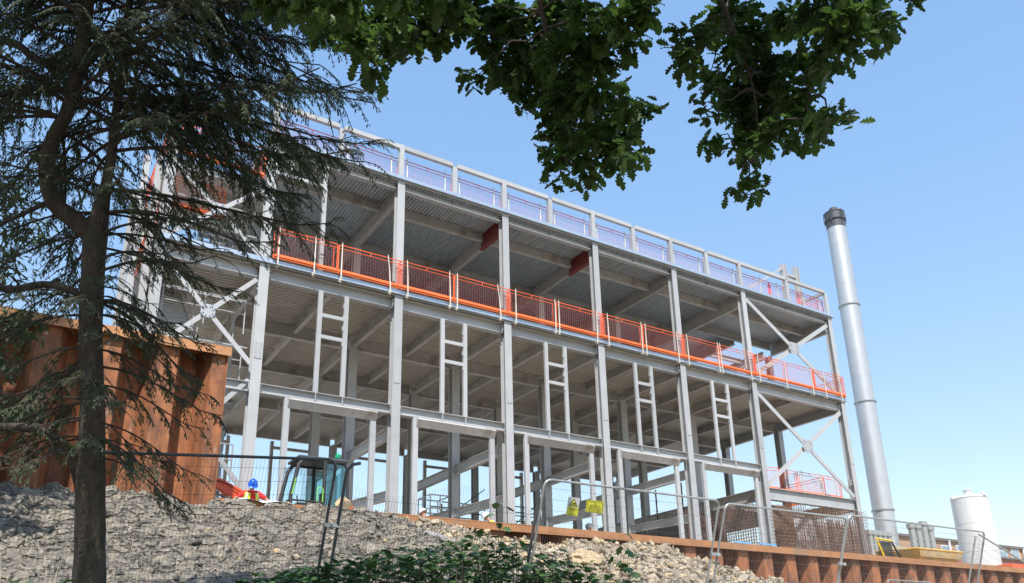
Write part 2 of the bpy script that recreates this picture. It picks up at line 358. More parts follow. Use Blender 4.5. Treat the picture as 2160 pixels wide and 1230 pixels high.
# ================================================================ SHEET PILE WALLS
def pile_wall(name, x0, x1, zt, zb, label, end=False):
    T = thing(name, (x0, -3, -4), label, 'retaining wall')
    P = 1.4; yo = -3.20; yi = -2.46; th = .018
    prof = []; x = x0
    while x < x1-.01:
        for dx, y in ((0, yo), (.52, yo), (.76, yi), (1.14, yi)):
            if x+dx <= x1: prof.append((x+dx, y))
        x += P
    prof.append((x1, yo if abs((x1-x0)/P-round((x1-x0)/P)) < .02 else prof[-1][1]))
    a = prof; n = len(a); mb = MB()
    vs = [(x, y, z) for z in (zb, zt) for x, y in a]+[(x, y+th, z) for z in (zb, zt) for x, y in a]
    fs = []
    for i in range(n-1):
        fs += [(i, i+1, n+i+1, n+i), (2*n+i+1, 2*n+i, 3*n+i, 3*n+i+1)]
    fs += [(0, n, 3*n, 2*n), (n-1, 3*n-1, 4*n-1, 2*n-1)]
    mb.add(vs, fs); 
    mb.build('sheet_piles', rust, T)
    c = MB(); c.box(x0, x1+.08, -3.36, -2.38, zt, zt+.025); c.box(x0, x1+.08, -3.36, -3.33, zt-.23, zt-.001); c.box(x0, x1+.08, -2.41, -2.38, zt-.23, zt-.001)
    c.build('capping_beam', capm, T)
    if end:
        e = MB(); e.box(x1+.003, x1+.03, -3.24, -2.44, zb, zt-.004); e.build('end_plate', rust, T)
    h = MB(); x = x0+.2
    while x < x1:
        h.tube([(x, yo-.004, zt-.42), (x, yo-.001, zt-.42)], .035, 10); x += P
    h.build('lifting_hole', pale_hole, T)
    return T
pale_hole = mat('pale_hole_disc', (.45, .38, .32), .8)  # flat pale discs set on the pile face at the lifting holes
pile_wall('sheet_pile_wall', -21.6-1.4*4, -1.62, 4.0, -8, 'tall rusty sheet pile retaining wall behind the conifer, left of the steel frame', True)
pile_wall('sheet_pile_wall', -1.50, 82.5, -.25, -9, 'low rusty sheet pile wall with flat cap running in front of the steel frame to the right')

# ================================================================ STEEL FRAME
X = [.03, 4.98, 9.74, 14.5, 19.28, 24.05, 30.96]; XL = -3.25
YR = [0, 4.5, 8.6, 19.3]
B = thing('steel_frame_building', (14, 8, -1.2), 'three level grey steel frame building under construction with ribbed metal decks', 'building')
def part(name, mb, mt, **k): return mb.build(name, mt, B, **k)
def column(x, y, z0, z1, h=.34, b=.33, mt=steel):
    c = MB(); c.ib((x, y, z0), (x, y, z1), h, b, .028, .018, (0, 1, 0)); 
    if z0 < 0: c.box(x-.3, x+.3, y-.3, y+.3, z0, z0+.03)
    part('column', c, mt)
FY = .17                      # front column centre line
for i, x in enumerate(X):
    column(x, FY, -1.2, 8.60)
    column(x, FY, 8.83, 13.53, .31, .30)
column(XL, FY, -1.2, 8.6, .31, .3); column(XL, FY, 8.6, 12.9, .3, .3)
column(XL, 4.5, -1.2, 12.2, .31, .3, steel2)
for y in YR[1:]:
    for x in X:
        if y == YR[3] or True:
            column(x, y, -1.2 if x != 30.96 or y > 10 else 3.2, 8.1, .36, .36, steel)
            if y < 10 or x > 20: column(x, y, 8.8, 12.7, .3, .3, steel)
for x in X[:-1]:
    if x in (.03, 9.74, 19.28): column(x, 13.9, 8.8, 12.7, .3, .3, steel)
# front edge beams
def xbeam(name, x0, x1, y, zc, h, b, mt=steel, tf=.022): 
    c = MB(); c.ib((x0, y, zc), (x1, y, zc), h, b, tf, .012)
    return c
cols = [XL]+X
for i in range(len(cols)-1):
    a, b = cols[i]+.18, cols[i+1]-.18
    c = xbeam('', a, b, .24, 8.36, .5, .26); 
    part('edge_beam', c, steel)
    if i > 0:
        c = xbeam('', a, b, .24, 13.36, .34, .24)
        mx = (a+b)/2; c.box(mx-.008, mx+.008, .125, .225, 13.22, 13.50); part('edge_beam', c, steel)
    if i < 6:
        c = MB(); H = .33
        c.ib((a, .17, 4.17), (b, .17, 4.17), .33, .26, .02, .012)
        if i > 0:
            for fr in LADX[i-1] if False else (): pass
        part('mid_rail', c, steel)
# bolted cleats and splice plates
for i, x in enumerate(X):
    for z in (4.17, 8.3):
        for sgn in (-1, 1):
            if (i == 0 and sgn < 0) or (i == 6 and sgn > 0): continue
            c = MB(); c.box(x+sgn*.175, x+sgn*.195, .08, .30, z-.16, z+.16)
            for dz in (-.09, .09): c.tube([(x+sgn*.19, .06, z+dz), (x+sgn*.23, .06, z+dz)], .02, 6)
            part('end_plate', c, steel)
    c = MB(); c.box(x-.12, x+.12, -.016, -.004, 5.15, 5.75)
    for dx in (-.08, .08):
        for dz in (5.22, 5.36, 5.54, 5.68): c.tube([(x+dx, -.03, dz), (x+dx, -.014, dz)], .016, 6)
    part('splice_plate', c, steel)
# edge trims
c = MB(); c.box(XL-.1, X[6]+.22, -.10, -.085, 8.62, 8.79); c.box(XL-.1, X[6]+.22, -.084, .3, 8.62, 8.632); part('edge_trim', c, galv)
c = MB(); c.box(X[0]-.3, X[6]+.26, -.10, -.085, 13.55, 13.70); c.box(X[0]-.3, X[6]+.26, -.084, .3, 13.55, 13.562); part('edge_trim', c, galv)
c = MB(); c.box(X[6]+.222, X[6]+.235, -.1, 19.5, 8.62, 8.79); part('edge_trim', c, galv)
c = MB(); c.box(X[6]+.262, X[6]+.275, -.1, 4.4, 13.55, 13.70); part('edge_trim', c, galv)
# decks (corrugated soffit + slab top)
def deck(x0, x1, y0, y1, zb, zt, pitch, rib, along, mt, top=conc):
    prof = []; a0, a1 = (y0, y1) if along == 'x' else (x0, x1)
    a = a0
    while a < a1-.001:
        for d, z in ((0, zb), (pitch*.42, zb), (pitch*.5, zb+rib), (pitch*.92, zb+rib)):
            if a+d < a1: prof.append((a+d, z))
        a += pitch
    prof.append((a1, zb)); n = len(prof)
    L0, L1 = (x0, x1) if along == 'x' else (y0, y1)
    P3 = (lambda a, l, z: (l, a, z)) if along == 'x' else (lambda a, l, z: (a, l, z))
    c = MB(); c.add([P3(a, l, z) for l in (L0, L1) for a, z in prof], [(i, i+1, n+i+1, n+i) for i in range(n-1)])
    part('ribbed_deck', c, mt)
    c = MB(); c.box(x0, x1, y0, y1, zb+rib+.004, zt); part('floor_slab', c, top)
deck(XL, X[6]+.2, .02, 19.5, 8.50, 8.78, .20, .07, 'x', deckm)
deck(X[0]-.2, X[5], .02, 19.5, 13.42, 13.66, .15, .06, 'y', deckr)
deck(X[5], X[6]+.2, .02, 4.3, 13.42, 13.66, .15, .06, 'y', deckr)
deck(X[5], X[6]-2.9, 4.3, 19.5, 13.42, 13.66, .15, .06, 'y', deckr)
# first-floor soffit beams
for y in (4.5, 8.6, 13.9, 19.3):
    for a, b in zip(cols[1:], cols[2:]):
        c = xbeam('', a+.19, b-.19, y, 8.24, .50 if y < 19 else .42, .2); part('floor_beam', c, steel2)
k = 0
ymid = [(.40, 4.38), (4.62, 8.48), (8.72, 13.78), (14.02, 19.18)]
for i, (a, b) in enumerate(zip(X, X[1:])):
    for x, h in ((a, .44), ((a+b)/2, .36)):
        for (y0, y1) in ymid:
            yy0 = y0 if h < .4 or y0 < 1 else y0+.08
            c = MB(); c.ib((x, yy0, 8.51-h/2), (x, y1-.08, 8.51-h/2), h, .17, .018, .012); part('floor_beam', c, steel2)
c = MB(); c.ib((X[6], .4, 8.28), (X[6], 19.2, 8.28), .46, .2, .02, .012); part('floor_beam', c, steel)
# roof beams
for i, x in enumerate(X):
    y1 = 19.2 if i < 6 else 4.3
    red = i in (2, 3)
    hh = .62 if i < 5 else .72
    if red:
        c = MB(); c.ib((x, .40, 13.40-hh/2), (x, 2.05, 13.40-hh/2), hh+.03, .22, .025, .014); part('splice_beam', c, redox)
    c = MB(); c.ib((x, 2.06 if red else .40, 13.40-hh/2), (x, y1, 13.40-hh/2), hh, .2, .022, .012); part('roof_beam', c, steel2 if i else steel)
for i, (a, b) in enumerate(zip(X, X[1:])):
    for y in ((1.75, 5.2, 8.6, 12.5, 16, 19.2) if i < 5 else (1.75, 4.2)):
        c = xbeam('', a+.11, b-.11, y, 13.21, .40, .18); part('roof_beam', c, steel2)
# roof opening: trimmer beams with daylight gap at the gable end
c = MB(); c.ib((X[6]-3.0, 4.35, 13.1), (X[6]-3.0, 19.2, 13.1), .5, .2, .02, .012); part('roof_beam', c, steel2)
c = MB(); c.ib((X[6]+.1, 4.9, 12.95), (X[6]+.1, 15, 12.95), .5, .22, .02, .012); part('roof_beam', c, steel2)
for y in (6.6, 8.6, 12):
    c = xbeam('', X[6]-2.9, X[6], y, 13.1, .3, .16); part('roof_beam', c, steel2)
c = MB(); c.box(X[5]+.5, X[5]+2.4, 9.0, 9.25, 12.4, 13.3); part('splice_beam', c, redox)
# parapet
px_ = []
for i in range(6):
    px_ += [X[i], (X[i]+X[i+1])/2]
px_ = px_[:-1]+[27.7, 31.0]
for x in px_:
    c = MB(); c.bar((x, .12, 13.67), (x, .12, 15.22 if x in X else 15.02), .2, .16, (0, 1, 0)); part('parapet_post', c, steel)
for a, b in zip(px_, px_[1:]):
    c = MB(); c.bar((a+.105, .12, 15.11), (b-.105, .12, 15.11), .16, .18, (0, 0, 1)); part('parapet_rail', c, steel)
c = MB(); c.bar((31.0, .22, 15.11), (31.0, 3.6, 15.11), .14, .16); part('parapet_rail', c, steel)
# roof plant posts
for (x, z1) in ((30.15, 17.5), (31.25, 17.6)):
    c = MB(); c.ib((x, 2.0, 13.67), (x, 2.0, z1), .3, .3, .03, .02, (1, 0, 0)); part('roof_post', c, steel)
c = MB(); c.bar((30.0, 2.0, 17.2), (26.2, 2.0, 14.7), .14, .12); part('brace', c, steel)
c = MB(); c.bar((30.3, 2.0, 16.9), (31.1, 2.0, 16.9), .2, .15); part('parapet_rail', c, steel)
# tie beams going back inside ground storey
for i, x in enumerate(X[1:5]):
    c = MB(); c.ib((x, .4, 3.42), (x, 4.3, 3.42), .4, .2, .02, .012); part('tie_beam', c, steel)
    c = MB(); c.ib((x, 4.7, 3.42), (x, 8.4, 3.42), .4, .2, .02, .012); part('tie_beam', c, steel)
    c = MB(); c.ib((x, .4, 1.15 if i == 0 else 1.45), (x, 8.4, 1.75), .34, .2, .02, .012); part('tie_beam', c, steel)
# podium in the right bay
c = MB(); c.ib((X[5]+.18, .17, 2.98), (X[6]-.18, .17, 2.98), .58, .26, .03, .014); part('edge_beam', c, steel)
c = MB(); c.ib((X[5], .4, 2.98), (X[5], 19.1, 2.98), .56, .24, .03, .014); part('podium_beam', c, steel2)
c = MB(); c.ib((X[6], .4, 2.98), (X[6], 4.3, 2.98), .56, .24, .03, .014); part('podium_beam', c, steel2)
c = MB(); c.box(X[5]+.14, X[6], 3.4, 19.2, 2.9, 3.24); part('floor_slab', c, conc)
c = MB(); c.box(X[5]-.1, X[5]+.12, 2.9, 19, -1.2, 2.68); part('formwork_wall', c, conc_d)
for y in (5.5, 7.5, 9.8, 12.2, 14.8, 17.5):
    c = MB(); c.bar((X[5]-.16, y, 2.0), (X[5]-.16, y, 4.55), .07, .05, (0, 1, 0)); c.bar((X[5]-.24, y, 4.3), (X[5]-.10, y, 4.36), .04, .04); c.bar((X[5]-.24, y, 3.9), (X[5]-.10, y, 3.96), .04, .04); part('formwork_prop', c, dgrey)
# far wall opening frames at the back
for i, (a, b) in enumerate(zip(X[:5], X[1:6])):
    c = MB(); c.bar((a+1.2, 19.3, -1.2), (a+1.2, 19.3, 7.9), .16, .2, (0, 1, 0)); c.bar((b-1.2, 19.3, -1.2), (b-1.2, 19.3, 7.9), .16, .2, (0, 1, 0)); c.bar((a+1.1, 19.3, 7.55), (b-1.1, 19.3, 7.55), .1, .16); part('door_frame', c, steel2)
# ladder window frames + door frames
LW = [(2.05, 3.0), (6.85, 7.82), (11.62, 12.58), (16.42, 17.34), (21.16, 22.16)]
DR = [(1.13, 4.16), (5.78, 8.97), (10.53, 13.70), (15.2, 18.4), (20.05, 23.46)]
for (a, b) in LW:
    c = MB()
    for x in (a, b):
        c.prism((x, .10, 4.34), (x, .10, 8.11), [(-.08, -.05), (.08, -.05), (.08, .05), (-.08, .05)], (0, 1, 0))
    for z in (7.2, 6.4): c.bar((a+.081, .10, z), (b-.081, .10, z), .09, .13)
    c.box(a-.01, a+.01, -.0, .10, 4.02, 4.32); c.box(b-.01, b+.01, -.0, .10, 4.02, 4.32)
    part('window_frame', c, steel)
    for z in (7.75, 7.3, 6.9, 6.3):
        c = MB(); c.box(b-.11, b-.082, .05, .15, z-.12, z+.04); part('fixing_cleat', c, steel)
c = MB(); c.bar((2.0, .17, 8.8), (2.0, .17, 13.18), .14, .14, (0, 1, 0)); c.bar((.2, .17, 12.35), (1.93, .17, 12.35), .1, .12); c.bar((.75, .17, 12.4), (.75, .17, 13.18), .1, .1, (0, 1, 0)); part('window_frame', c, steel)
for (a, b) in DR:
    for x in (a, b):
        c = MB(); c.prism((x, .10, -1.2), (x, .10, 4.0), [(-.1, -.06), (.1, -.06), (.1, .06), (-.1, .06)], (0, 1, 0)); part('door_post', c, steel)
    c = MB()
    c.add([(a+.02, -.12, 3.90), (b+.1, -.12, 3.90), (b+.1, .02, 3.66), (a+.02, .02, 3.66), (a+.02, -.02, 3.98), (b+.1, -.02, 3.98), (a+.02, .03, 3.64), (b+.1, .03, 3.64)], [(0, 1, 2, 3), (4, 5, 1, 0), (3, 2, 7, 6), (4, 6, 7, 5), (0, 3, 6, 4), (1, 5, 7, 2)])
    part('door_lintel', c, steel2)
# flat-bar X braces with gussets
def xbrace(x0, x1, z0, z1, y, wd=.22, gs=1.0):
    y1 = y-.03
    def bb(p, q, yy):
        c = MB(); c.bar((p[0], yy, p[1]), (q[0], yy, q[1]), .05, wd, (0, 0, 1)); part('brace', c, steel)
    bb((x0, z0), (x1, z1), y); bb((x0, z1), (x1, z0), y-.06)
    cx_, cz_ = (x0+x1)/2, (z0+z1)/2
    ang = math.atan2(z1-z0, x1-x0)
    c = MB(); r = .42*gs; vs = []
    for s in range(8):
        a = [ang-.32, ang+.32, math.pi-ang-.32, math.pi-ang+.32, math.pi+ang-.32, math.pi+ang+.32, -ang-.32, -ang+.32][s]
        vs.append((cx_+r*math.cos(a), cz_+r*math.sin(a)))
    c.add([(vx, y-.11, vz) for vx, vz in vs]+[(vx, y-.09, vz) for vx, vz in vs], [tuple(range(8)), tuple(range(8, 16))[::-1]]+[(i, (i+1) % 8+0, 8+(i+1) % 8, 8+i) for i in range(8)])
    part('gusset_plate', c, steel)
    c = MB()
    for a in (ang, math.pi-ang, math.pi+ang, -ang):
        for rr in (.26*gs, .37*gs):
            for oo in (-.06, .06):
                bx = cx_+rr*math.cos(a)-oo*math.sin(a); bz = cz_+rr*math.sin(a)+oo*math.cos(a)
                c.tube([(bx, y-.14, bz), (bx, y-.108, bz)], .025, 6)
    part('bolt_group', c, galv)
xbrace(X[5]+.2, X[6]-.2, 8.95, 13.05, .12)
xbrace(X[5]+.2, X[6]-.2, 3.4, 8.0, .12)
xbrace(XL+.15, X[0]-.2, 4.95, 8.0, .12, .15, .6)
xbrace(XL+.15, X[0]-.2, .9, 4.4, .12, .15, .6)
xbrace(XL+.15, X[0]-.2, 8.9, 11.5, .12, .15, .6)
for z in (11.62,):
    c = xbeam('', XL+.16, X[0]-.17, .24, z, .3, .2); part('edge_beam', c, steel)
c = MB(); c.box(XL-.1, X[0]+.1, .3, 4.4, 11.6, 11.72); part('floor_slab', c, steel2)
# slender scaffold standards and ledgers beside the core
for (x, y) in ((XL-.65, .9), (XL-.65, 3.4), (XL-.3, .5), (XL+.45, 4.9)):
    c = MB(); c.ib((x, y, -1.2), (x, y, 12.0), .2, .2, .02, .012, (0, 1, 0)); part('core_post', c, steel)
for z in (1.2, 3.6, 6.0, 7.4, 9.6, 10.9):
    c = MB(); c.bar((XL-.65, 1.02, z), (XL-.65, 3.28, z), .1, .16); part('core_rail', c, steel)
for z in (5.6, 7.2, 9.7, 10.6):
    c = MB(); c.tube([(XL+.2, .42, z), (X[0]-.25, .42, z)], .03, 6); part('core_rail', c, steel)
# stair flights in the left core
def flight(y0, z0, y1, z1, xa, xb):
    c = MB(); n = int(abs(z1-z0)/.19)
    for i in range(n):
        t = (i+.5)/n; y = lerp(y0, y1, t); z = lerp(z0, z1, t); c.box(xa, xb, y-.13, y+.13, z-.035, z+.02)
    for x in (xa-.03, xb+.03): c.bar((x, y0, z0-.05), (x, y1, z1-.05), .04, .26)
    for x in (xa-.03, xb+.03):
        c.tube([(x, y0, z0+1), (x, y1, z1+1)], .02, 6); c.tube([(x, y0, z0+.5), (x, y1, z1+.5)], .016, 6)
        for t in (0.02, .33, .66, .98):
            c.tube([(x, lerp(y0, y1, t), lerp(z0, z1, t)-.1), (x, lerp(y0, y1, t), lerp(z0, z1, t)+1)], .018, 6)
    part('stair_flight', c, steel)
zz = -1.2
for i, z in enumerate((-1.2, 1.2, 3.6, 6.0, 8.7)):
    z2 = (1.2, 3.6, 6.0, 8.5, 11.4)[i]
    if i % 2 == 1: flight(1.0, z, 4.0, z2, XL+.25, XL+1.35)
    else: flight(4.0, z, 1.2, z2, XL+1.6, XL+2.7)
    if i < 4:
        c = MB(); yy = (4.05, 5.1) if i % 2 == 0 else (.45, 1.15); c.box(XL+.2, XL+2.8, yy[0], yy[1], z2-.08, z2); part('stair_landing', c, steel2)
def handrail(pts, z, nm='handrail', hh=1.1):
    c = MB()
    for a, b in zip(pts, pts[1:]):
        for q in (hh, hh*.55): c.tube([(a[0], a[1], z+q), (b[0], b[1], z+q)], .022, 6)
        k = max(1, int((Vector(b)-Vector(a)).length/1.0))
        for i in range(k+1):
            x, y = lerp(a[0], b[0], i/k), lerp(a[1], b[1], i/k); c.tube([(x, y, z-.1), (x, y, z+hh)], .022, 6)
    part(nm, c, steel)
handrail([(XL+.3, .5), (X[0]-.4, .5)], 4.55); handrail([(XL+.3, .5), (X[0]-.4, .5)], 1.2)
handrail([(XL+.3, .5), (X[0]-.4, .5)], 6.2)
# grey beam linking core at mid height
c = MB(); c.ib((X[0], .4, 4.17), (X[0], 4.3, 4.17), .3, .2, .02, .012); part('floor_beam', c, steel2)
c = MB(); c.ib((XL, .4, 4.17), (XL, 4.3, 4.17), .3, .2, .02, .012); part('floor_beam', c, steel2)
c = MB(); c.ib((XL, .4, 8.3), (XL, 4.3, 8.3), .4, .2, .02, .012); part('floor_beam', c, steel2)

# ================================================================ EDGE BARRIERS
def rounded(p0, p1, hgt, r=.09, n=5):
    """loop going up p0, over the top, down p1 (world points), rounded corners"""
    p0 = Vector(p0); p1 = Vector(p1); d = (p1-p0).normalized(); u = Vector((0, 0, 1)); pts = [p0]
    for i in range(n+1):
        a = math.pi/2*i/n; pts.append(p0+u*(hgt-r)+d*(r*(1-math.cos(a)))+u*(r*math.sin(a)))
    for i in range(n+1):
        a = math.pi/2*i/n; pts.append(p1+u*(hgt-r)-d*r+d*(r*math.sin(a))+u*(r*math.cos(a)))
    pts.append(p1); return pts
def barrier(p0, p1, label, group, fm, mm, toe=True, h=1.15):
    p0 = Vector(p0); p1 = Vector(p1); c = (p0+p1)/2; T = thing('edge_barrier', c, label, 'safety barrier', group)
    d = (p1-p0).normalized(); L = (p1-p0).length; u = Vector((0, 0, 1)); nrm = d.cross(u)
    f = MB(); f.tube(rounded(p0, p1, h), .02, 6); f.tube([p0+u*(h-.14), p1+u*(h-.14)], .016, 6)
    for t in (.28, .72) if L > 3 else (.5,): f.tube([p0+d*L*t+u*(h-.14), p0+d*L*t+u*h], .014, 6)
    for s in (.14, L-.14): f.tube([p0+d*s+u*.02, p0+d*s+u*(h-.14)], .012, 5)
    f.build('frame', fm, T)
    g = MB(); n = int(L/.1)
    for i in range(1, n): q = p0+d*(L*i/n); g.tube([q+u*.15, q+u*(h-.14)], .0042, 3, caps=False)
    for j in range(1, 9): q = u*(.15+(h-.29)*j/9); g.tube([p0+q, p1+q], .0042, 3, caps=False)
    g.build('mesh', mm, T)
    if toe:
        b = MB(); b.bar(p0+u*.10-nrm*-.0, p1+u*.10, .012, .17, u); b.bar(p0+u*.075+nrm*.03, p1+u*.075+nrm*.03, .05, .02, u); b.bar(p0+u*.02, p1+u*.02, .05, .03, u)
        b.build('toe_board', orangeb if toe is True else toe, T)
    return T
def clamp_post(x, y, z, h, label, group, lean=0, foot=True, cat='barrier post'):
    T = thing('clamp_post', (x, y, z), label, cat, group)
    c = MB(); c.tube([(x, y, z-.22 if foot else z), (x+lean*.4, y, z+h*.5)], .028, 8); c.tube([(x+lean*.4, y, z+h*.5), (x+lean, y, z+h)], .022, 8)
    c.tube([(x+lean, y, z+h), (x+lean, y, z+h+.06)], .012, 6)
    c.build('pole', post_m, T)
    if foot:
        c = MB(); c.bar((x, y-.04, z-.24), (x, y+.16, z-.24), .1, .03); c.bar((x-.07, y-.06, z-.28), (x+.02, y+.12, z-.28), .03, .1); c.tube([(x-.08, y-.05, z-.27), (x-.02, y-.05, z-.35)], .015, 6)
        c.build('clamp_foot', post_m, T)
    else:
        c = MB(); c.box(x-.08, x+.08, y-.08, y+.08, z, z+.015); c.build('base_plate', post_m, T)
zb = 8.80; yb = -.17
bx = [.35]
for i in range(5):
    bx += [(X[i]+X[i+1])/2, X[i+1]]
pans = []
ed = [.2, 2.5, 4.85, 7.2, 9.62, 12.02, 14.42, 16.78, 19.18, 21.58, 23.98, 26.3, 28.45, 31.05]
for i, (a, b) in enumerate(zip(ed, ed[1:])):
    far_r = i >= 10
    barrier((a+.03, yb, zb), (b+.12 if i % 2 else b-.02, yb+(.025 if i % 2 else 0), zb), '%s orange mesh barrier from the left along the first floor edge' % ORD[i], 'orange mesh barriers along the first floor edge', orange, orange if far_r else redmesh)
posts = [(.39, 0), (1.66, .0), (2.64, 0), (4.54, -.13), (5.24, -.05), (7.02, -.04), (7.32, 0), (9.29, -.14), (10.01, 0), (11.96, 0), (12.15, 0), (14.14, .02), (14.77, -.02), (16.68, 0), (16.92, 0), (18.87, -.04), (19.49, -.02), (21.48, 0), (21.67, -.04), (23.67, -.1), (24.27, -.02), (26.26, -.04), (28.31, -.1), (29.33, 0), (30.63, -.06)]
for i, (x, ln) in enumerate(posts):
    clamp_post(x, yb-.05, zb-.02, 1.2, '%s clamped barrier post from the left along the first floor edge' % ORD[i], 'clamped posts along the first floor edge', ln)
# return barrier on the right gable of first floor
barrier((31.05, yb+.1, zb), (31.05, 2.2, zb), 'short orange mesh barrier turning the right corner of the first floor', None, orange, orange)
# roof barriers
rp = [2.87, 4.68, 5.36, 7.06, 7.73, 9.4, 10.14, 11.79, 12.54, 14.21, 14.92, 16.6, 17.35, 18.99, 19.7, 21.42, 22.1, 23.86, 25.9, 27.25, 29.38, 30.69]
re_ = [.2, 2.6, 5.0, 7.4, 9.8, 12.2, 14.6, 17.0, 19.4, 21.8, 24.2, 26.6, 29.0, 31.0]
for i, (a, b) in enumerate(zip(re_, re_[1:])):
    barrier((a+.04, .42, 13.68), (b+.1, .42+(.03 if i % 2 else 0), 13.68), '%s red mesh barrier from the left along the roof edge' % ORD[i], 'red mesh barriers along the roof edge', pinkr, pinkm, toe=False, h=1.12)
for i, x in enumerate(rp):
    clamp_post(x, .36, 13.67, 1.2, '%s galvanised barrier post from the left behind the parapet' % ORD[i], 'barrier posts behind the roof parapet', 0, False)
barrier((30.9, .6, 13.68), (30.9, 3.4, 13.68), 'red mesh barrier along the right gable edge of the roof', None, pinkr, pinkr, toe=False)
# podium barriers
zp = 3.36
barrier((24.6, .72, zp), (27.2, .72, zp), 'left one of the two orange barriers on the podium floor behind the cross brace', 'barriers on the podium floor', orange, orange)
barrier((27.3, .72, zp), (30.7, .72, zp), 'right one of the two orange barriers on the podium floor behind the cross brace', 'barriers on the podium floor', orange, orange)
barrier((29.6, .9, zp), (29.6, 3.4, zp), 'orange barrier running back into the podium floor near the right column', None, orange, orange)
for i, x in enumerate((24.9, 26.3, 27.6, 29.0, 30.2)):
    clamp_post(x, .66, zp-.02, 1.2, '%s barrier post from the left on the podium floor' % ORD[i], 'barrier posts on the podium floor', 0, False)
# stair core barriers
barrier((XL+.2, -.05, 11.85), (X[0]-.3, -.05, 11.85), 'orange barrier on the top landing of the stair core behind the conifer', None, orange, orange)
barrier((XL-.15, .2, 11.85), (XL-.15, 4.3, 11.85), 'orange barrier along the left side of the top stair landing', None, orange, orange, toe=False)
barrier((XL-.2, .3, 8.82), (XL-.2, 4.3, 8.82), 'orange barrier on the left side of the stair core at first floor', None, orange, orange, toe=False)
barrier((XL+.2, .6, 10.2), (X[0]-1.4, .6, 10.2), 'orange barrier on the half landing of the stair core', None, orange, orange)

# ================================================================ REBAR, FORMWORK, SITE STUFF
def rebar_mat(p0, p1, z0, z1, label, sp=.15, hk=False, jit=.02, rr=.012):
    p0 = Vector(p0); p1 = Vector(p1); T = thing('rebar_cage', ((p0.x+p1.x)/2, (p0.y+p1.y)/2, z0), label, 'rebar cage')
    L = (p1-p0).length; d = (p1-p0)/L; n = int(L/sp); nr = d.cross(Vector((0, 0, 1)))
    for lay, nm in ((0, 'front_mat'), (.22, 'rear_mat')):
        c = MB()
        for i in range(n+1):
            q = p0+d*(L*i/n)+nr*-lay; zt = z1+random.uniform(-.1, .15)
            c.tube([(q.x, q.y, z0), (q.x+random.uniform(-jit, jit), q.y, zt)], rr, 4, caps=False)
            if i % 3 == 0: c.tube([(q.x, q.y, zt), (q.x+d.x*.1, q.y+nr.y*.12, zt+.02)], .010, 4, caps=False)
        k = int((z1-z0)/sp)
        for j in range(k):
            z = z0+.1+j*sp; a = p0+nr*-lay; b = p1+nr*-lay
            if hk: c.tube([(a.x-.45, a.y-.02, z+.05), (a.x-.5, a.y-.05, z+.0), (a.x-.35, a.y-.04, z-.02), (b.x, b.y, z)], rr, 4, caps=False)
            else: c.tube([(a.x, a.y, z), (b.x, b.y, z+random.uniform(-.02, .02))], rr, 4, caps=False)
        c.build(nm, rebar_m, T)
    return T
rebar_mat((24.45, -.35, 0), (30.9, -.35, 0), -1.2, 2.45, 'wide rusty rebar cage with looped bar ends standing under the podium beam', .17, True)
_a = atY(1625, 1120, 2.0).x; _b = atY(1812, 1120, 2.0).x
rebar_mat((_a, 2.0, 0), (_b, 2.0, 0), -1.2, 2.35, 'rusty rebar cage standing at the back of the podium bay', .19)
rebar_mat((21.9, 3.2, 0), (23.9, 3.2, 0), -1.2, 2.4, 'rusty rebar cage between the last door frame and the fifth bay column', .15)
rebar_mat((23.7, .5, 0), (23.7, 2.8, 0), -1.2, 2.55, 'rusty rebar cage running back beside the foot of the fifth bay column', .15)
_p = atY(1612, 1085, 2.5); _q = atY(1670, 1070, 2.5); c = MB(); c.box(_p.x, _q.x, 2.5, 2.6, -1.2, _q.z); tag(c.build('shutter_panel', mat('brown_plywood', (.17, .12, .085), .8, 0, .2, 3)), 'brown plywood shutter behind the rebar in the left half of the podium bay', 'shutter')
rebar_mat((31.25, .6, 0), (31.25, 3.0, 0), -1.2, 2.3, 'rusty rebar cage with pale bar ends beside the right corner column', .16)
_p = atY(1712, 1096, 2.9); _q = atY(1796, 1090, 2.9); c = MB(); c.box(_p.x, _q.x, 2.9, 3.05, -1.2, _p.z+.1); tag(c.build('concrete_panel', white, bevel=.01), 'tall pale wall panel standing behind the rebar in the podium bay', 'wall panel')
_p = atY(1668, 1092, 2.7); _q = atY(1713, 1092, 2.7); c = MB(); c.box(_p.x, _q.x, 2.7, 2.78, -1.0, _p.z)
tag(c.build('plastic_sheet', clothw), 'bluish white sheet hanging behind the rebar under the podium', 'plastic sheet')
c = MB(); c.box(25.2, 26.2, 1.4, 2.2, -1.2, -.15); tag(c.build('timber_crate', timber, bevel=.02), 'pinkish timber crate at the foot of the rebar in the podium bay', 'crate')
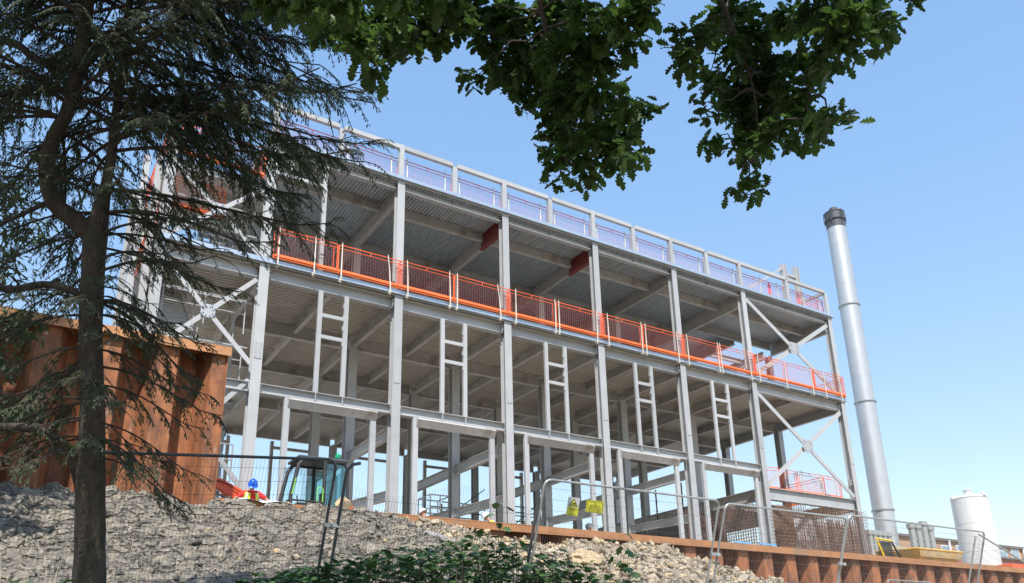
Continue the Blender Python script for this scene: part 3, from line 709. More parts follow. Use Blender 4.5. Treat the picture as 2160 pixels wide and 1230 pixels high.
# slab / stuff glimpsed deep inside
c = MB(); c.box(10, 23.9, 15.5, 15.7, -1.2, 1.15); tag(c.build('site_hoarding', conc_d), 'dark hoarding panel deep inside the ground storey', 'hoarding')
c = MB(); c.box(3.0, 9.9, 18.9, 19.1, -1.2, 1.0); tag(c.build('site_hoarding', conc_d), 'low dark hoarding at the back of the left bays', 'hoarding')
for (xa_, xb_, yy_, za_, zb2, mm_, lb_) in ((11.6, 14.2, 13.2, .9, 3.0, 'b', 'brown shutter panel raised on props behind the third and fourth columns'), (16.2, 18.8, 12.6, -.2, 2.6, 'd', 'dark shutter panel behind the two signs, deep inside the frame'), (19.6, 23.6, 13.2, -1.2, 1.9, 'd', 'long dark shutter panel behind the fifth bay'), (14.6, 16.0, 16.2, -1.2, 3.6, 'd', 'tall narrow dark panel between the third and fourth bays')):
    T = thing('shutter_panel', ((xa_+xb_)/2, yy_, -1.2), lb_, 'shutter'); c = MB(); c.box(xa_, xb_, yy_, yy_+.08, za_, zb2); c.build('facing', conc_d if mm_ == 'd' else brownp, T)
    c = MB(); x = xa_+.1
    while x < xb_: c.box(x-.04, x+.04, yy_-.09, yy_-.004, -1.2, zb2+.15); x += .6
    c.build('soldier_posts', dgrey, T)
def tower(x, y, wd, dp, z0, lifts, label):
    T = thing('scaffold_tower', (x, y, z0), label, 'scaffold')
    H = lifts*2.0
    for dx in (0, wd):
        for dy in (0, dp):
            c = MB(); c.tube([(x+dx, y+dy, z0), (x+dx, y+dy, z0+H+.9)], .04, 6); c.build('standard', dgrey, T)
    for k in range(lifts+1):
        z = z0+.2+k*2.0*.95
        c = MB(); c.box(x-.05, x+wd+.05, y, y+dp, z, z+.06); c.build('platform', mud, T)
        for q in (.5, 1.0):
            for dy in (0, dp): c = MB(); c.tube([(x, y+dy, z+q), (x+wd, y+dy, z+q)], .03, 6); c.build('ledger', dgrey, T)
        c = MB(); c.tube([(x, y, z), (x+wd, y, z+1.9)], .028, 6); c.build('ledger', dgrey, T)
    return T
tower(13.2, 12.2, 2.6, 1.3, -1.2, 2, 'dark scaffold tower seen between the third and fourth columns')
tower(17.3, 11.6, 2.4, 1.4, -1.2, 2, 'scaffold tower behind the security sign deep in the frame')
c = MB(); c.add([(12.1, 9.2, 1.3), (15.2, 9.2, .7), (15.2, 9.2, 2.7), (12.4, 9.2, 3.2), (12.1, 9.4, 1.3), (15.2, 9.4, .7), (15.2, 9.4, 2.7), (12.4, 9.4, 3.2)], [(0, 1, 2, 3), (7, 6, 5, 4), (0, 4, 5, 1), (1, 5, 6, 2), (2, 6, 7, 3), (3, 7, 4, 0)])
# scissor-lift basket
T = thing('access_platform', (10.6, 7.5, -1.2), 'white caged access platform standing behind the third column', 'access platform')
c = MB()
for z in (1.7, 2.3, 2.9):
    c.tube([(9.9, 7.0, z), (10.9, 7.0, z), (10.9, 8.2, z), (9.9, 8.2, z), (9.9, 7.0, z)], .03, 6)
for x, y in ((9.9, 7), (10.4, 7), (10.9, 7), (10.9, 8.2), (9.9, 8.2)): c.tube([(x, y, 1.7), (x, y, 2.9)], .03, 6)
c.build('cage', whitep, T)
c = MB(); c.box(9.85, 10.95, 6.95, 8.25, 1.5, 1.66); c.build('platform', whitep, T)
c = MB()
for z in (-.6, .1, .8):
    c.bar((9.95, 7.1, z), (10.85, 7.1, z+.7), .05, .07); c.bar((10.85, 7.15, z), (9.95, 7.15, z+.7), .05, .07)
c.build('scissor_arms', whitep, T)
c = MB(); c.box(9.85, 10.95, 6.95, 8.25, -1.05, -.6); 
for x in (10.05, 10.75):
    c.tube([(x, 6.9, -1.0), (x, 7.1, -1.0)], .2, 12)
c.build('chassis', redp, T)
def trestle(x, y, label, s=1):
    T = thing('trestle', (x, y, -1.2), label, 'trestle', None); c = MB(); h = 1.75*s
    for dx in (0, .9*s):
        c.bar((x+dx, y-.3, -1.2), (x+dx, y, -1.2+h), .05, .06, (1, 0, 0)); c.bar((x+dx, y+.3, -1.2), (x+dx, y+.03, -1.2+h), .05, .06, (1, 0, 0))
    c.build('leg', bluep, T)
    c = MB(); c.bar((x-.15, y, -1.2+h+.03), (x+1.05*s, y, -1.2+h+.03), .08, .07); c.tube([(x, y-.15, -.4), (x+.9*s, y-.15, -.4)], .02, 6); c.build('top_bar', bluep, T)
    c = MB(); c.box(x+.35*s, x+.7*s, y-.32, y-.28, -1.1, -1.2+h-.05); c.build('guard_plate', bluep, T)
trestle(20.6, -.9, 'light blue steel trestle left of the last door frame, behind the fence corner', .85)
trestle(22.5, -.6, 'smaller light blue steel trestle beside the foot of the last door frame post', .9)
c = MB(); c.box(7.95, 9.75, -1.6, -1.0, -1.2, .08); c.box(8.0, 9.7, -1.5, -1.1, .08, .12)
tag(c.build('water_barrier', redp, bevel=.04), 'red plastic barrier behind the cap beam beside the third column', 'plastic barrier')
T = thing('timber_stack', (1.1, -2.0, -1.2), 'stack of sawn timber behind the pile cap beside the man in blue helmet', 'timber')
for k in range(7):
    c = MB(); c.box(.05+k*.03, 2.35-k*.07, -2.35+.002*k, -1.9, -1.2+k*.155, -1.2+k*.155+.14); c.build('timber_board', timber, T)

# ================================================================ EXCAVATOR
E_ = thing('mini_excavator', (1.9, -1.2, -1.2), 'muddy mini excavator with glass cab and green roof beacon, orange boom reaching left', 'excavator')
x0, x1, y0, y1, zf, zt = .80, 2.58, -1.95, -.95, -.55, 1.52
def cabbar(a, b, r=.035, nm=None, mt=dark, mb=None): (mb).tube([a, b], r, 8)
f = MB()
# posts: front-left leans back at top, side pillar, rear
for y in (y0, y1):
    f.tube([(x0, y, zf), (x0+.02, y, zf+.9), (x0+.20, y, zt-.25), (x0+.34, y, zt-.05)], .06, 8)
    f.tube([(x0+1.02, y, zf), (x0+1.02, y, zt-.04)], .06, 8)
    f.tube([(x1, y, zf+.3), (x1-.02, y, zt-.3), (x1-.14, y, zt-.08)], .04, 8)
    f.tube([(x0+.3, y, zt-.05), (x1-.12, y, zt-.05)], .04, 8)
    f.tube([(x0, y, zf+.75), (x0+1.02, y, zf+.75)], .03, 8)
f.tube([(x0+.30, y0, zt-.06), (x0+.30, y1, zt-.06)], .04, 8); f.tube([(x1-.12, y0, zt-.06), (x1-.12, y1, zt-.06)], .04, 8)
f.tube([(x0, y0, zf+.75), (x0, y1, zf+.75)], .03, 8)
f.build('cab_frame', dark, E_)
c = MB(); c.box(x0+.18, x1-.05, y0-.05, y1+.05, zt-.03, zt+.06); c.build('cab_roof', dgrey, E_, bevel=.03)
c = MB(); c.box(x0+1.08, x1-.06, y0+.01, y0+.02, zf+.62, zt-.12); c.build('side_window', gl, E_)
c = MB(); c.box(x0+1.08, x1-.06, y1-.02, y1-.01, zf+.62, zt-.12); c.build('side_window', gl, E_)
c = MB(); c.box(x0+.06, x0+.98, y1-.02, y1-.01, zf+.8, zt-.12); c.build('side_window', glc, E_)
c = MB(); c.add([(x0+.02, y0+.05, zf+.8), (x0+.02, y1-.05, zf+.8), (x0+.22, y1-.05, zt-.22), (x0+.22, y0+.05, zt-.22)], [(0, 1, 2, 3)]); c.build('windscreen', glc, E_)
c = MB(); c.box(x1-.03, x1-.02, y0+.05, y1-.05, zf+.5, zt-.2); c.build('rear_window', gl, E_)
c = MB(); c.box(x0+1.0, x1+.12, y0-.03, y1+.03, zf-.05, zf+.55); c.box(x0+.05, x0+1.0, y0, y1, zf-.05, zf+.1); c.build('body', tealp, E_, bevel=.04)
c = MB(); c.add([(x1+.1, y0-.05, zf-.1), (x1+.5, y0+.1, zf-.1), (x1+.5, y1-.1, zf-.1), (x1+.1, y1+.05, zf-.1), (x1+.06, y0-.05, zf+.8), (x1+.28, y0+.1, zf+.7), (x1+.28, y1-.1, zf+.7), (x1+.06, y1+.05, zf+.8)], [(3, 2, 1, 0), (4, 5, 6, 7), (0, 1, 5, 4), (1, 2, 6, 5), (2, 3, 7, 6), (3, 0, 4, 7)]); c.build('engine_cover', excor, E_, bevel=.03)
c = MB(); c.box(x0+.75, x0+1.2, y0+.3, y1-.3, zf+.1, zf+.55); c.box(x0+1.1, x0+1.22, y0+.32, y1-.32, zf+.55, zf+1.15); c.build('seat', dark, E_, bevel=.04)
c = MB(); c.box(x0+.25, x0+.9, y0+.04, y0+.4, zf+.62, zf+.70); c.tube([(x0+.35, y0+.3, zf+.7), (x0+.3, y0+.3, zf+.95)], .02, 6); c.build('control_console', dgrey, E_)
lime = mat('lime_paint', (.25, .75, .08), .5)
for gp in (rounded((x0+.80, y0-.06, zf+.75), (x0+.97, y0-.06, zf+.75), .42, .05), [(x0+.03, y0-.07, zf+.9), (x0+.13, y0-.07, zf+1.4)], [(x0-.03, y0-.05, zf+.05), (x0+.1, y0-.05, zf-.1)]):
    c = MB(); c.tube(gp, .014, 6); c.build('grab_rail', lime, E_)
c = MB(); c.lathe((x1-.32, y0+.15, zt+.05), [(.06, 0), (.06, .07), (.085, .08), (.085, .17), (.05, .22), (.01, .23)], 16); c.build('beacon', greenb, E_)
c = MB(); c.tube([(x0+.02, y0-.25, zf+.02), (x0+1.1, y0-.25, zf-.02)], .15, 12); c.box(x0+.5, x0+.75, y0-.42, y0-.2, zf+.1, zf+.25); c.build('counterweight', mud, E_)
c = MB()
for y in (y0-.1, y1-.05):
    c.tube([(x0+.1, y, -1.0), (x0+.1, y+.28, -1.0)], .2, 14); c.tube([(x1-.1, y, -1.0), (x1-.1, y+.28, -1.0)], .2, 14); c.box(x0+.1, x1-.1, y, y+.28, -1.2, -.8)
c.build('track', dark, E_)
c = MB(); c.lathe(((x0+x1)/2, (y0+y1)/2, -.82), [(.4, 0), (.4, .2)], 20); c.build('turntable', dgrey, E_)
def slabpoly(mb, pts, ya, yb_):
    n = len(pts); mb.add([(x, ya, z) for x, z in pts]+[(x, yb_, z) for x, z in pts], [tuple(range(n)), tuple(range(n, 2*n))[::-1]]+[(i, n+i, n+(i+1) % n, (i+1) % n) for i in range(n)])
bo = MB(); slabpoly(bo, [(.75, -.55), (.75, -.25), (-.2, .32), (-1.1, .72), (-2.0, .80), (-2.3, .66), (-2.3, .5), (-1.15, .42), (-.75, .12), (-.7, -.05), (-.25, -.15), (.5, -.55)], -1.56, -1.34)
bo.build('boom', excor, E_, bevel=.02)
bo = MB(); slabpoly(bo, [(-2.1, .74), (-1.75, .6), (-2.7, -.9), (-2.95, -.85)], -1.54, -1.36); bo.build('dipper_arm', excor, E_, bevel=.02)
c = MB(); c.tube([(-.55, -1.6, .02), (-1.25, -1.6, .12), (-1.9, -1.6, .05)], .05, 10); c.tube([(-1.2, -1.6, .25), (-.4, -1.6, -.02), (.1, -1.6, -.35)], .03, 8); c.build('hydraulic_ram', fence_m, E_)
c = MB(); c.tube([(-1.5, -1.6, .72), (-.9, -1.62, .55), (-.35, -1.62, .25), (-.3, -1.62, -.05), (-.75, -1.62, .0)], .016, 6); c.tube([(-2, -1.6, .4), (-1.2, -1.62, .3), (-.7, -1.62, .0)], .016, 6); c.build('hydraulic_hose', redox, E_)
c = MB(); slabpoly(c, [(-2.95, -.8), (-2.6, -.75), (-2.35, -1.15), (-2.9, -1.2), (-3.1, -1.0)], -1.7, -1.2); c.build('bucket', mud, E_)

# ================================================================ PEOPLE
def skinned(name, joints, edges, mt, parent, root, sub=2):
    """joints: dict name -> (x,y,z,r)"""
    ks = list(joints); idx = {k: i for i, k in enumerate(ks)}; base = WL[parent.name]
    me = bpy.data.meshes.new(name); me.from_pydata([tuple(Vector(joints[k][:3])-base) for k in ks], [(idx[a], idx[b]) for a, b in edges], [])
    me.materials.append(mt); ob = bpy.data.objects.new(name, me); COL.objects.link(ob); ob.parent = parent; WL[ob.name] = base
    s = ob.modifiers.new('skin', 'SKIN'); s.use_smooth_shade = True
    if not me.skin_vertices: 
        return ob
    for i, k in enumerate(ks):
        r = joints[k][3]; me.skin_vertices[0].data[i].radius = (r, r) if not isinstance(r, tuple) else r
        me.skin_vertices[0].data[i].use_root = (k == root)
    d = ob.modifiers.new('sub', 'SUBSURF'); d.levels = sub; d.render_levels = sub
    return ob
def person(loc, yaw, lean, label, helmet, shirt, vest, arms, group=None, crouch=0, trousers=navy, headpitch=.5, bulk=1.0):
    """local frame: +y is the way the person faces; built standing on loc"""
    T = thing('person', loc, label, 'person', group); L = Vector(loc)
    cr, sr = math.cos(yaw), math.sin(yaw)
    def W(p): return (L.x+p[0]*cr-p[1]*sr, L.y+p[0]*sr+p[1]*cr, L.z+p[2])
    hz = .95-crouch; 
    def sp(t, off=0, side=0):    # along the spine, t metres above hips, leaned forward
        return (side, math.sin(lean)*t+math.cos(lean)*off, hz+math.cos(lean)*t-math.sin(lean)*off)
    J = {}; Ed = []
    def j(k, p, r): J[k] = W(p)+(r,)
    j('hip', sp(0), .13); j('belly', sp(.2), .13); j('chest', sp(.40), .15); j('neck', sp(.55), .055); 
    hd = sp(.62); hl = lean*.4+headpitch
    def H(t, o=0, s=0): return (s, hd[1]+math.sin(hl)*t+math.cos(hl)*o, hd[2]+math.cos(hl)*t-math.sin(hl)*o)
    j('chin', H(.04, .03), .07); j('head', H(.12, .01), .095); j('crown', H(.2, 0), .075)
    j('nose', H(.10, .115), .016)
    Ed += [('hip', 'belly'), ('belly', 'chest'), ('chest', 'neck'), ('neck', 'chin'), ('chin', 'head'), ('head', 'crown'), ('head', 'nose')]
    for s, nm in ((-1, 'l'), (1, 'r')):
        j('sh'+nm, sp(.47, 0, s*.19), .062); Ed.append(('chest', 'sh'+nm))
        el, ha = arms[0 if s < 0 else 1]
        j('el'+nm, el, .042); j('wr'+nm, ha, .028); Ed += [('sh'+nm, 'el'+nm), ('el'+nm, 'wr'+nm)]
        d = (Vector(ha)-Vector(el)).normalized(); sd_ = d.cross(Vector((0, 0, 1))).normalized() if abs(d.z) < .95 else Vector((1, 0, 0))
        pm = Vector(ha)+d*.07; j('pm'+nm, pm, .034); Ed.append(('wr'+nm, 'pm'+nm))
        for q in range(4):
            f1 = pm+d*(.045)+sd_*(q-1.5)*.022+Vector((0, 0, -.005)); f2 = f1+d*(.045-.006*abs(q-1.3))+Vector((0, 0, -.022))
            j('f%d%s' % (q, nm), f1, .010); j('g%d%s' % (q, nm), f2, .008); Ed += [('pm'+nm, 'f%d%s' % (q, nm)), ('f%d%s' % (q, nm), 'g%d%s' % (q, nm))]
        th = Vector(ha)+d*.04-sd_*s*.045; j('th'+nm, th, .011); j('tt'+nm, th+d*.04, .009); Ed += [('wr'+nm, 'th'+nm), ('th'+nm, 'tt'+nm)]
        j('kn'+nm, (s*.11, .04+crouch*.7, .48-crouch*.25), .065); j('an'+nm, (s*.12, -.03, .09), .045); j('to'+nm, (s*.13, .14, .04), .04)
        j('hp'+nm, (s*.10, 0, hz-.06), .09)
        Ed += [('hip', 'hp'+nm), ('hp'+nm, 'kn'+nm), ('kn'+nm, 'an'+nm), ('an'+nm, 'to'+nm)]
    skinned('body', J, Ed, skin, T, 'hip')
    def shell(name, keys, ed, mt, g=.018):
        JJ = {k: J[k][:3]+(J[k][3]+g,) for k in keys}; 
        return skinned(name, JJ, ed, mt, T, keys[0])
    JJ = {k: J[k][:3]+((J[k][3]+.02)*bulk,) for k in ('hip', 'belly', 'chest', 'shl', 'shr')}
    for nm in 'lr':
        a = Vector(J['sh'+nm][:3]); b = Vector(J['el'+nm][:3]); JJ['s'+nm] = tuple(a.lerp(b, .75))+(.062*bulk,)
    skinned('shirt', JJ, [('hip', 'belly'), ('belly', 'chest'), ('chest', 'shl'), ('chest', 'shr'), ('shl', 'sl'), ('shr', 'sr')], shirt, T, 'hip')
    shell('trousers', ['hip', 'hpl', 'hpr', 'knl', 'knr', 'anl', 'anr'], [('hip', 'hpl'), ('hip', 'hpr'), ('hpl', 'knl'), ('hpr', 'knr'), ('knl', 'anl'), ('knr', 'anr')], trousers, .022)
    shell('boots', ['anl', 'tol', 'anr', 'tor'], [('anl', 'tol'), ('anr', 'tor')], dark, .015)
    if vest:
        V_ = MB(); rings = []
        for t, wx, wy, oy in ((-.06, .21, .165, 0), (.1, .205, .165, 0), (.25, .215, .175, 0), (.38, .215, .175, 0), (.47, .20, .15, 0), (.53, .15, .11, 0)):
            rings.append([W(sp(t, math.sin(a)*wy*bulk+oy, math.cos(a)*wx*bulk)) for a in [2*math.pi*(i+.5)/20 for i in range(20)]])
        for a, b in zip(rings, rings[1:]):
            for i in range(20):
                if i in (4, 5): continue          # open front
                k2 = (i+1) % 20; t_band = 0
                V_.add([a[i], a[k2], b[k2], b[i]], [(0, 1, 2, 3)], 1 if (rings.index(a) == 1 or i in (2, 7, 12, 17)) else 0)
        V_.build('hi_vis_vest', [hivis, mat('reflective_tape', (.7, .72, .66), .4)], T)
    hm = MB(); n = 18; hc = H(.155, .005)
    def HW(a, el_, rr, dz=0):
        lx = math.cos(a)*math.cos(el_)*.125*rr; ly = math.sin(a)*math.cos(el_)*.15*rr; lz = math.sin(el_)*.15*rr+dz
        return W((hc[0]+lx, hc[1]+math.cos(hl)*ly+math.sin(hl)*lz, hc[2]-math.sin(hl)*ly+math.cos(hl)*lz))
    rg = [[HW(2*math.pi*i/n, e_, 1) for i in range(n)] for e_ in (0, .3, .6, .9, 1.2, 1.5)]
    brim = [HW(2*math.pi*i/n, 0, 1.12+(.28 if math.sin(2*math.pi*i/n) > .5 else 0), -.012) for i in range(n)]
    allr = [brim]+rg; vs = [p for r_ in allr for p in r_]
    hm.add(vs, [(i*n+j_, i*n+(j_+1) % n, (i+1)*n+(j_+1) % n, (i+1)*n+j_) for i in range(len(allr)-1) for j_ in range(n)]+[tuple(range((len(allr)-1)*n, len(allr)*n))])
    for s in (-.02, .02): hm.tube([HW(math.pi/2, .35, 1.03), HW(math.pi/2, .9, 1.05), HW(math.pi/2, 1.5, 1.05), HW(-math.pi/2, .9, 1.05)], .012, 6)
    hm.build('hard_hat', helmet, T, smooth=True)
    fe = MB()
    for s in (-1, 1): 
        e = W(H(.125, .10, s*.035)); fe.ell(e, (.012, .012, .008), 8, 5)
    m0 = W(H(.055, .105)); fe.ell(m0, (.025, .01, .006), 8, 5)
    fe.build('facial_features', dark, T)
    for s in (-1, 1):
        c = MB(); c.ell(W(H(.11, -.005, s*.098)), (.012, .02, .03), 8, 6); c.build('ear', skin, T)
    return T
# man reading drawings on the pile cap: faces the camera side (-Y)
person((-.42, -2.25, -1.2), math.pi-.15, .55, 'man in blue hard hat, red shirt and yellow vest reading plans on the wall', blueh, redcl, True,
       [((-.47, .30, 1.16), (-.50, .66, 1.02)), ((.45, .28, 1.16), (.30, .64, 1.0))], headpitch=.55, bulk=1.16)
person((5.75, -1.0, -1.2), .6, .12, 'worker whose white hard hat shows above the soil bank near the second column', whitep, redcl, True,
       [((-.26, .05, 1.0), (-.22, .2, .85)), ((.26, .05, 1.0), (.22, .2, .85))], crouch=.10)
person((8.1, -1.6, -1.2), 1.2, .45, 'worker in white hard hat and hi-vis vest bending beside the red plastic barrier', whitep, hivis, True,
       [((-.3, .45, 1.0), (-.2, .6, .75)), ((.3, .45, 1.0), (.2, .6, .75))], crouch=.08)
person((12.9, -1.3, -1.2), 1.25, .62, 'worker in dark hard hat and yellow hi-vis top bent over behind the rusty cap beam', dgrey, hivis, True,
       [((-.25, .6, .95), (-.2, .8, .7)), ((.25, .6, .95), (.2, .8, .7))], crouch=.02)
# plans sheet
c = MB(); n = 10; vs = []
for j_ in range(5):
    for i in range(n+1):
        x = -.98+i*.115; y = -3.38+j_*.15-.02*i; vs.append((x, y, -.20+.025*math.sin(i*.9+j_)+.03*(i < 5)+(.0 if j_ else -.05)))
c.add(vs, [(j_*(n+1)+i, j_*(n+1)+i+1, (j_+1)*(n+1)+i+1, (j_+1)*(n+1)+i) for j_ in range(4) for i in range(n)])
pl = c.build('site_plans', paperm, smooth=True); sd2 = pl.modifiers.new('s', 'SOLIDIFY'); sd2.thickness = .004
tag(pl, 'large curled sheet of drawings lying on the pile cap under the man hands', 'paper plans')

# ================================================================ RIGHT BACKGROUND
CHX, CHY = 41.3, 5.4
T = thing('chimney_flue', (CHX, CHY, -1.2), 'tall silver metal chimney flue with dark cap right of the building', 'chimney')
def flue(z0, z1): 
    c = MB(); c.lathe((CHX, CHY, 0), [(.645, z0), (.645, z1)], 48); c.build('flue_section', silver, T, smooth=False)
zz = [-1.2, 4.5, 11.75, 18.8, 24.85]
for a, b in zip(zz, zz[1:]):
    c = MB(); 
    n = 64; vs = [(CHX+.645*math.cos(2*math.pi*i/n), CHY+.645*math.sin(2*math.pi*i/n), z) for z in (a+.003, b-.003) for i in range(n)]
    c.add(vs, [(i, (i+1) % n, n+(i+1) % n, n+i) for i in range(n)]); c.build('flue_section', silver, T, smooth=True)
for z in zz[1:4]:
    c = MB(); c.lathe((CHX, CHY, z), [(.64, -.06), (.715, -.055), (.715, .03), (.64, .035)], 48); c.build('flange_ring', fence_m, T)
for z in (1.7, 6.3, 8.1, 10, 13.5, 15.2, 17, 20.3, 21.9, 23.4):
    c = MB(); c.lathe((CHX, CHY, z), [(.64, 0), (.651, .004), (.651, .022), (.64, .026)], 48); c.build('seam_band', silver, T)
c = MB(); c.lathe((CHX, CHY, 24.85), [(.655, 0), (.655, .62), (.68, .63), (.68, 1.2), (.71, 1.22), (.71, 1.28), (.3, 1.3), (.3, 1.4)], 32); c.build('cap', dgrey, T)
c = MB(); c.lathe((CHX, CHY, 26.1), [(.28, 0), (.28, .42), (.2, .5)], 20); c.build('cowl', dgrey, T)
c = MB(); c.lathe((CHX, CHY, 25.45), [(.67, 0), (.74, .01), (.74, .07), (.67, .08)], 32)
for i in range(6):
    a = i*math.pi/3+.3; c.tube([(CHX+.72*math.cos(a), CHY+.72*math.sin(a), 25.2), (CHX+.76*math.cos(a), CHY+.76*math.sin(a), 25.7), (CHX+.72*math.cos(a), CHY+.72*math.sin(a), 26.15)], .025, 6)
c.build('guy_bracket', dgrey, T)

tx = atY(2050, 1060, 6.3); TX, TY = tx.x-0.2, 6.3
TX = 53.5; TY = 6.3
T = thing('storage_tank', (TX, TY, -1.2), 'white cylindrical storage tank with domed top at the far right', 'tank')
ZT = tx.z+.22
n = 64; c = MB(); R1 = 1.22
c.add([(TX+R1*math.cos(2*math.pi*i/n), TY+R1*math.sin(2*math.pi*i/n), z) for z in (-1.2, ZT) for i in range(n)], [(i, (i+1) % n, n+(i+1) % n, n+i) for i in range(n)]); c.build('tank_shell', white, T, smooth=True)
c = MB(); c.lathe((TX, TY, ZT), [(1.24, -.04), (1.24, .02), (1.13, .12), (.85, .22), (.4, .30), (.01, .32)], 48); c.build('domed_top', whitep, T, smooth=True)
c = MB(); c.lathe((TX, TY, ZT+.33), [(.26, 0), (.26, .28), (.33, .3), (.33, .36)], 16); c.build('vent_cap', whitep, T)
for a in (-.6, 1.5, 2.55, 4.6):
    c = MB(); c.bar((TX+1.05*math.cos(a), TY+1.05*math.sin(a), ZT+.05), (TX+1.25*math.cos(a), TY+1.25*math.sin(a), ZT+.2), .3, .28); c.build('lifting_lug', whitep, T)
c = MB()
c.tube([(TX+.95, TY-.9, -1.2), (TX+.95, TY-.9, ZT+.1)], .035, 6); c.build('pipe', whitep, T)
for z in (.6, 2.6, 4.6):
    c = MB(); c.lathe((TX, TY, z), [(R1-.01, 0), (R1+.012, .005), (R1+.012, .035), (R1-.01, .04)], 48); c.build('seam_band', white, T)

def flues(x, y, z0, z1, n, sp, r, label, cap, yaw=0.0, group='clusters of grey vent pipes'):
    T = thing('vent_stack', (x, y, -1.2), label, 'vent stack')
    for k in range(n):
        xx = x+k*sp*math.cos(yaw); yy = y+k*sp*math.sin(yaw); c = MB()
        zk = z1+(.25 if (k == n-2 and cap) else 0); c.lathe((xx, yy, 0), [(r, z0), (r, zk-.3), (r*1.35, zk-.28), (r*1.35, zk-.02), (r*.7, zk)], 16); c.build('vent_pipe', fence_m, T, smooth=False)
    c = MB()
    for z in (z0+.8, z1-.9): c.bar((x-.2, y, z), (x+(n-1)*sp*math.cos(yaw)+.2, y+(n-1)*sp*math.sin(yaw), z), .1, .1)
    c.build('tie_bracket', fence_m, T)
p = atY(1921, 1108, 4); q = atY(1960, 1108, 4)
flues(p.x, 4, -1.2, p.z+.1, 4, (q.x-p.x)/3, .2, 'group of four tall grey vent pipes between the chimney and the white tank', True)
p = atY(1832, 1118, 4); q = atY(1872, 1118, 4)
flues(p.x, 4, -1.2, p.z, 5, (q.x-p.x)/4, .17, 'group of grey vent pipes standing left of the chimney foot', False)
# dumper skip
D0 = atY(1888, 1178, -1.3); D1 = atY(1986, 1178, -1.3)
T = thing('site_dumper', (33.6, -1.3, -1.2), 'muddy yellow dumper skip behind the pile cap below the vent pipes', 'dumper')
xa, xb = 31.6, 35.6
c = MB()
def taper(mb, x0, x1, y0, y1, z0, X0, X1, Y0, Y1, z1):
    vs = [(x0, y0, z0), (x1, y0, z0), (x1, y1, z0), (x0, y1, z0), (X0, Y0, z1), (X1, Y0, z1), (X1, Y1, z1), (X0, Y1, z1)]
    mb.add(vs, [(3, 2, 1, 0), (0, 1, 5, 4), (1, 2, 6, 5), (2, 3, 7, 6), (3, 0, 4, 7)])
taper(c, 32.4, 35.0, -1.9, -.7, -.4, 31.75, 35.7, -2.3, .0, .52); c.build('skip', yel, T)
c = MB(); taper(c, 32.4, 35.0, -1.85, -.75, -.3, 31.8, 35.65, -2.25, -.05, .5)
c.add([(31.8, -2.2, .5), (35.6, -2.2, .5), (35.4, -.1, .62), (33.6, -.3, .92), (32.3, -.2, .8), (33.7, -1.2, .78)], [(0, 1, 5), (1, 2, 5), (2, 3, 5), (3, 4, 5), (4, 0, 5)]); c.build('mud_load', mud, T)
c = MB(); c.tube([(31.75, -2.3, .52), (35.7, -2.3, .52), (35.7, 0, .66), (31.75, 0, .66), (31.75, -2.3, .52)], .05, 8); c.build('skip_rim', yel, T)
c = MB(); slabpoly(c, [(31.6, .5), (33, 1.05), (35.4, 1.0), (35.75, .5)], .02, .08); c.build('headboard', muddy, T)
c = MB(); c.add([(31.8, -2.32, .5), (35.65, -2.32, .5), (35.5, -2.22, .16), (32.0, -2.22, .16)], [(0, 1, 2, 3)]); c.build('mud_band', muddy, T)
for x in (32.6, 34.8):
    for y in (-2.1, -.5): c = MB(); c.tube([(x, y-.15, -.8), (x, y+.15, -.8)], .4, 18); c.build('wheel', dark, T)
c = MB(); c.box(32.2, 35.2, -1.7, -.9, -.8, -.42); c.build('chassis', dgrey, T)
# yellow framed guard rack
T = thing('guard_rack', (30.9, -1.2, -1.2), 'black mesh rack with yellow top and post left of the dumper skip', 'rack')
c = MB(); c.tube([(30.1, -1.2, 1.05), (31.4, -1.2, 1.0)], .05, 8); c.tube([(30.2, -1.2, .95), (30.75, -1.2, -.2)], .055, 8); c.build('yellow_frame', mat('bright_yellow', (.85, .55, .02), .4), T)
c = MB()
for i in range(14): c.tube([(30.35+i*.1, -1.15, -1.2), (30.3+i*.08, -1.15, .95)], .02, 4)
for j_ in range(8): c.tube([(30.3, -1.15, -.9+j_*.24), (31.6, -1.15, -.9+j_*.24)], .015, 4)
c.tube([(31.4, -1.2, .95), (32.2, -1.2, -.3)], .05, 6); c.build('black_mesh', dark, T)
# brick building behind
T = thing('brick_building', (95, 30, -1.2), 'long tan brick building with flat roof and white framed windows behind the tank', 'building')
def brickwall():
    m_ = bpy.data.materials.new('brickwork'); m_.use_nodes = True; n = m_.node_tree.nodes; l = m_.node_tree.links; p = n['Principled BSDF']
    tc = n.new('ShaderNodeTexCoord'); mp = n.new('ShaderNodeMapping'); mp.inputs['Rotation'].default_value = (math.pi/2, 0, 0)
    b = n.new('ShaderNodeTexBrick'); b.inputs['Scale'].default_value = 4.4; b.inputs['Color1'].default_value = (.46, .27, .16, 1); b.inputs['Color2'].default_value = (.36, .22, .14, 1); b.inputs['Mortar'].default_value = (.42, .38, .33, 1); b.inputs['Mortar Size'].default_value = .015
    l.new(tc.outputs['Object'], mp.inputs[0]); l.new(mp.outputs[0], b.inputs[0]); l.new(b.outputs[0], p.inputs['Base Color']); p.inputs['Roughness'].default_value = .9; return m_
bw = brickwall(); ZR = 9.1
c = MB(); c.box(78, 150, 30, 44, -1.2, ZR); c.build('wall', bw, T)
c = MB(); c.box(77.8, 150.2, 29.7, 44.2, ZR+.003, ZR+.28); rf = c.build('roof', rooft, T)
c = MB(); c.add([(84, 31, ZR+.28), (96, 31, ZR+.28), (96, 42, ZR+.28), (84, 42, ZR+.28), (88, 36, ZR+1.5), (91, 36, ZR+1.5)], [(0, 1, 5, 4), (1, 2, 5), (2, 3, 4, 5), (3, 0, 4)]); c.build('roof', rooft, T)
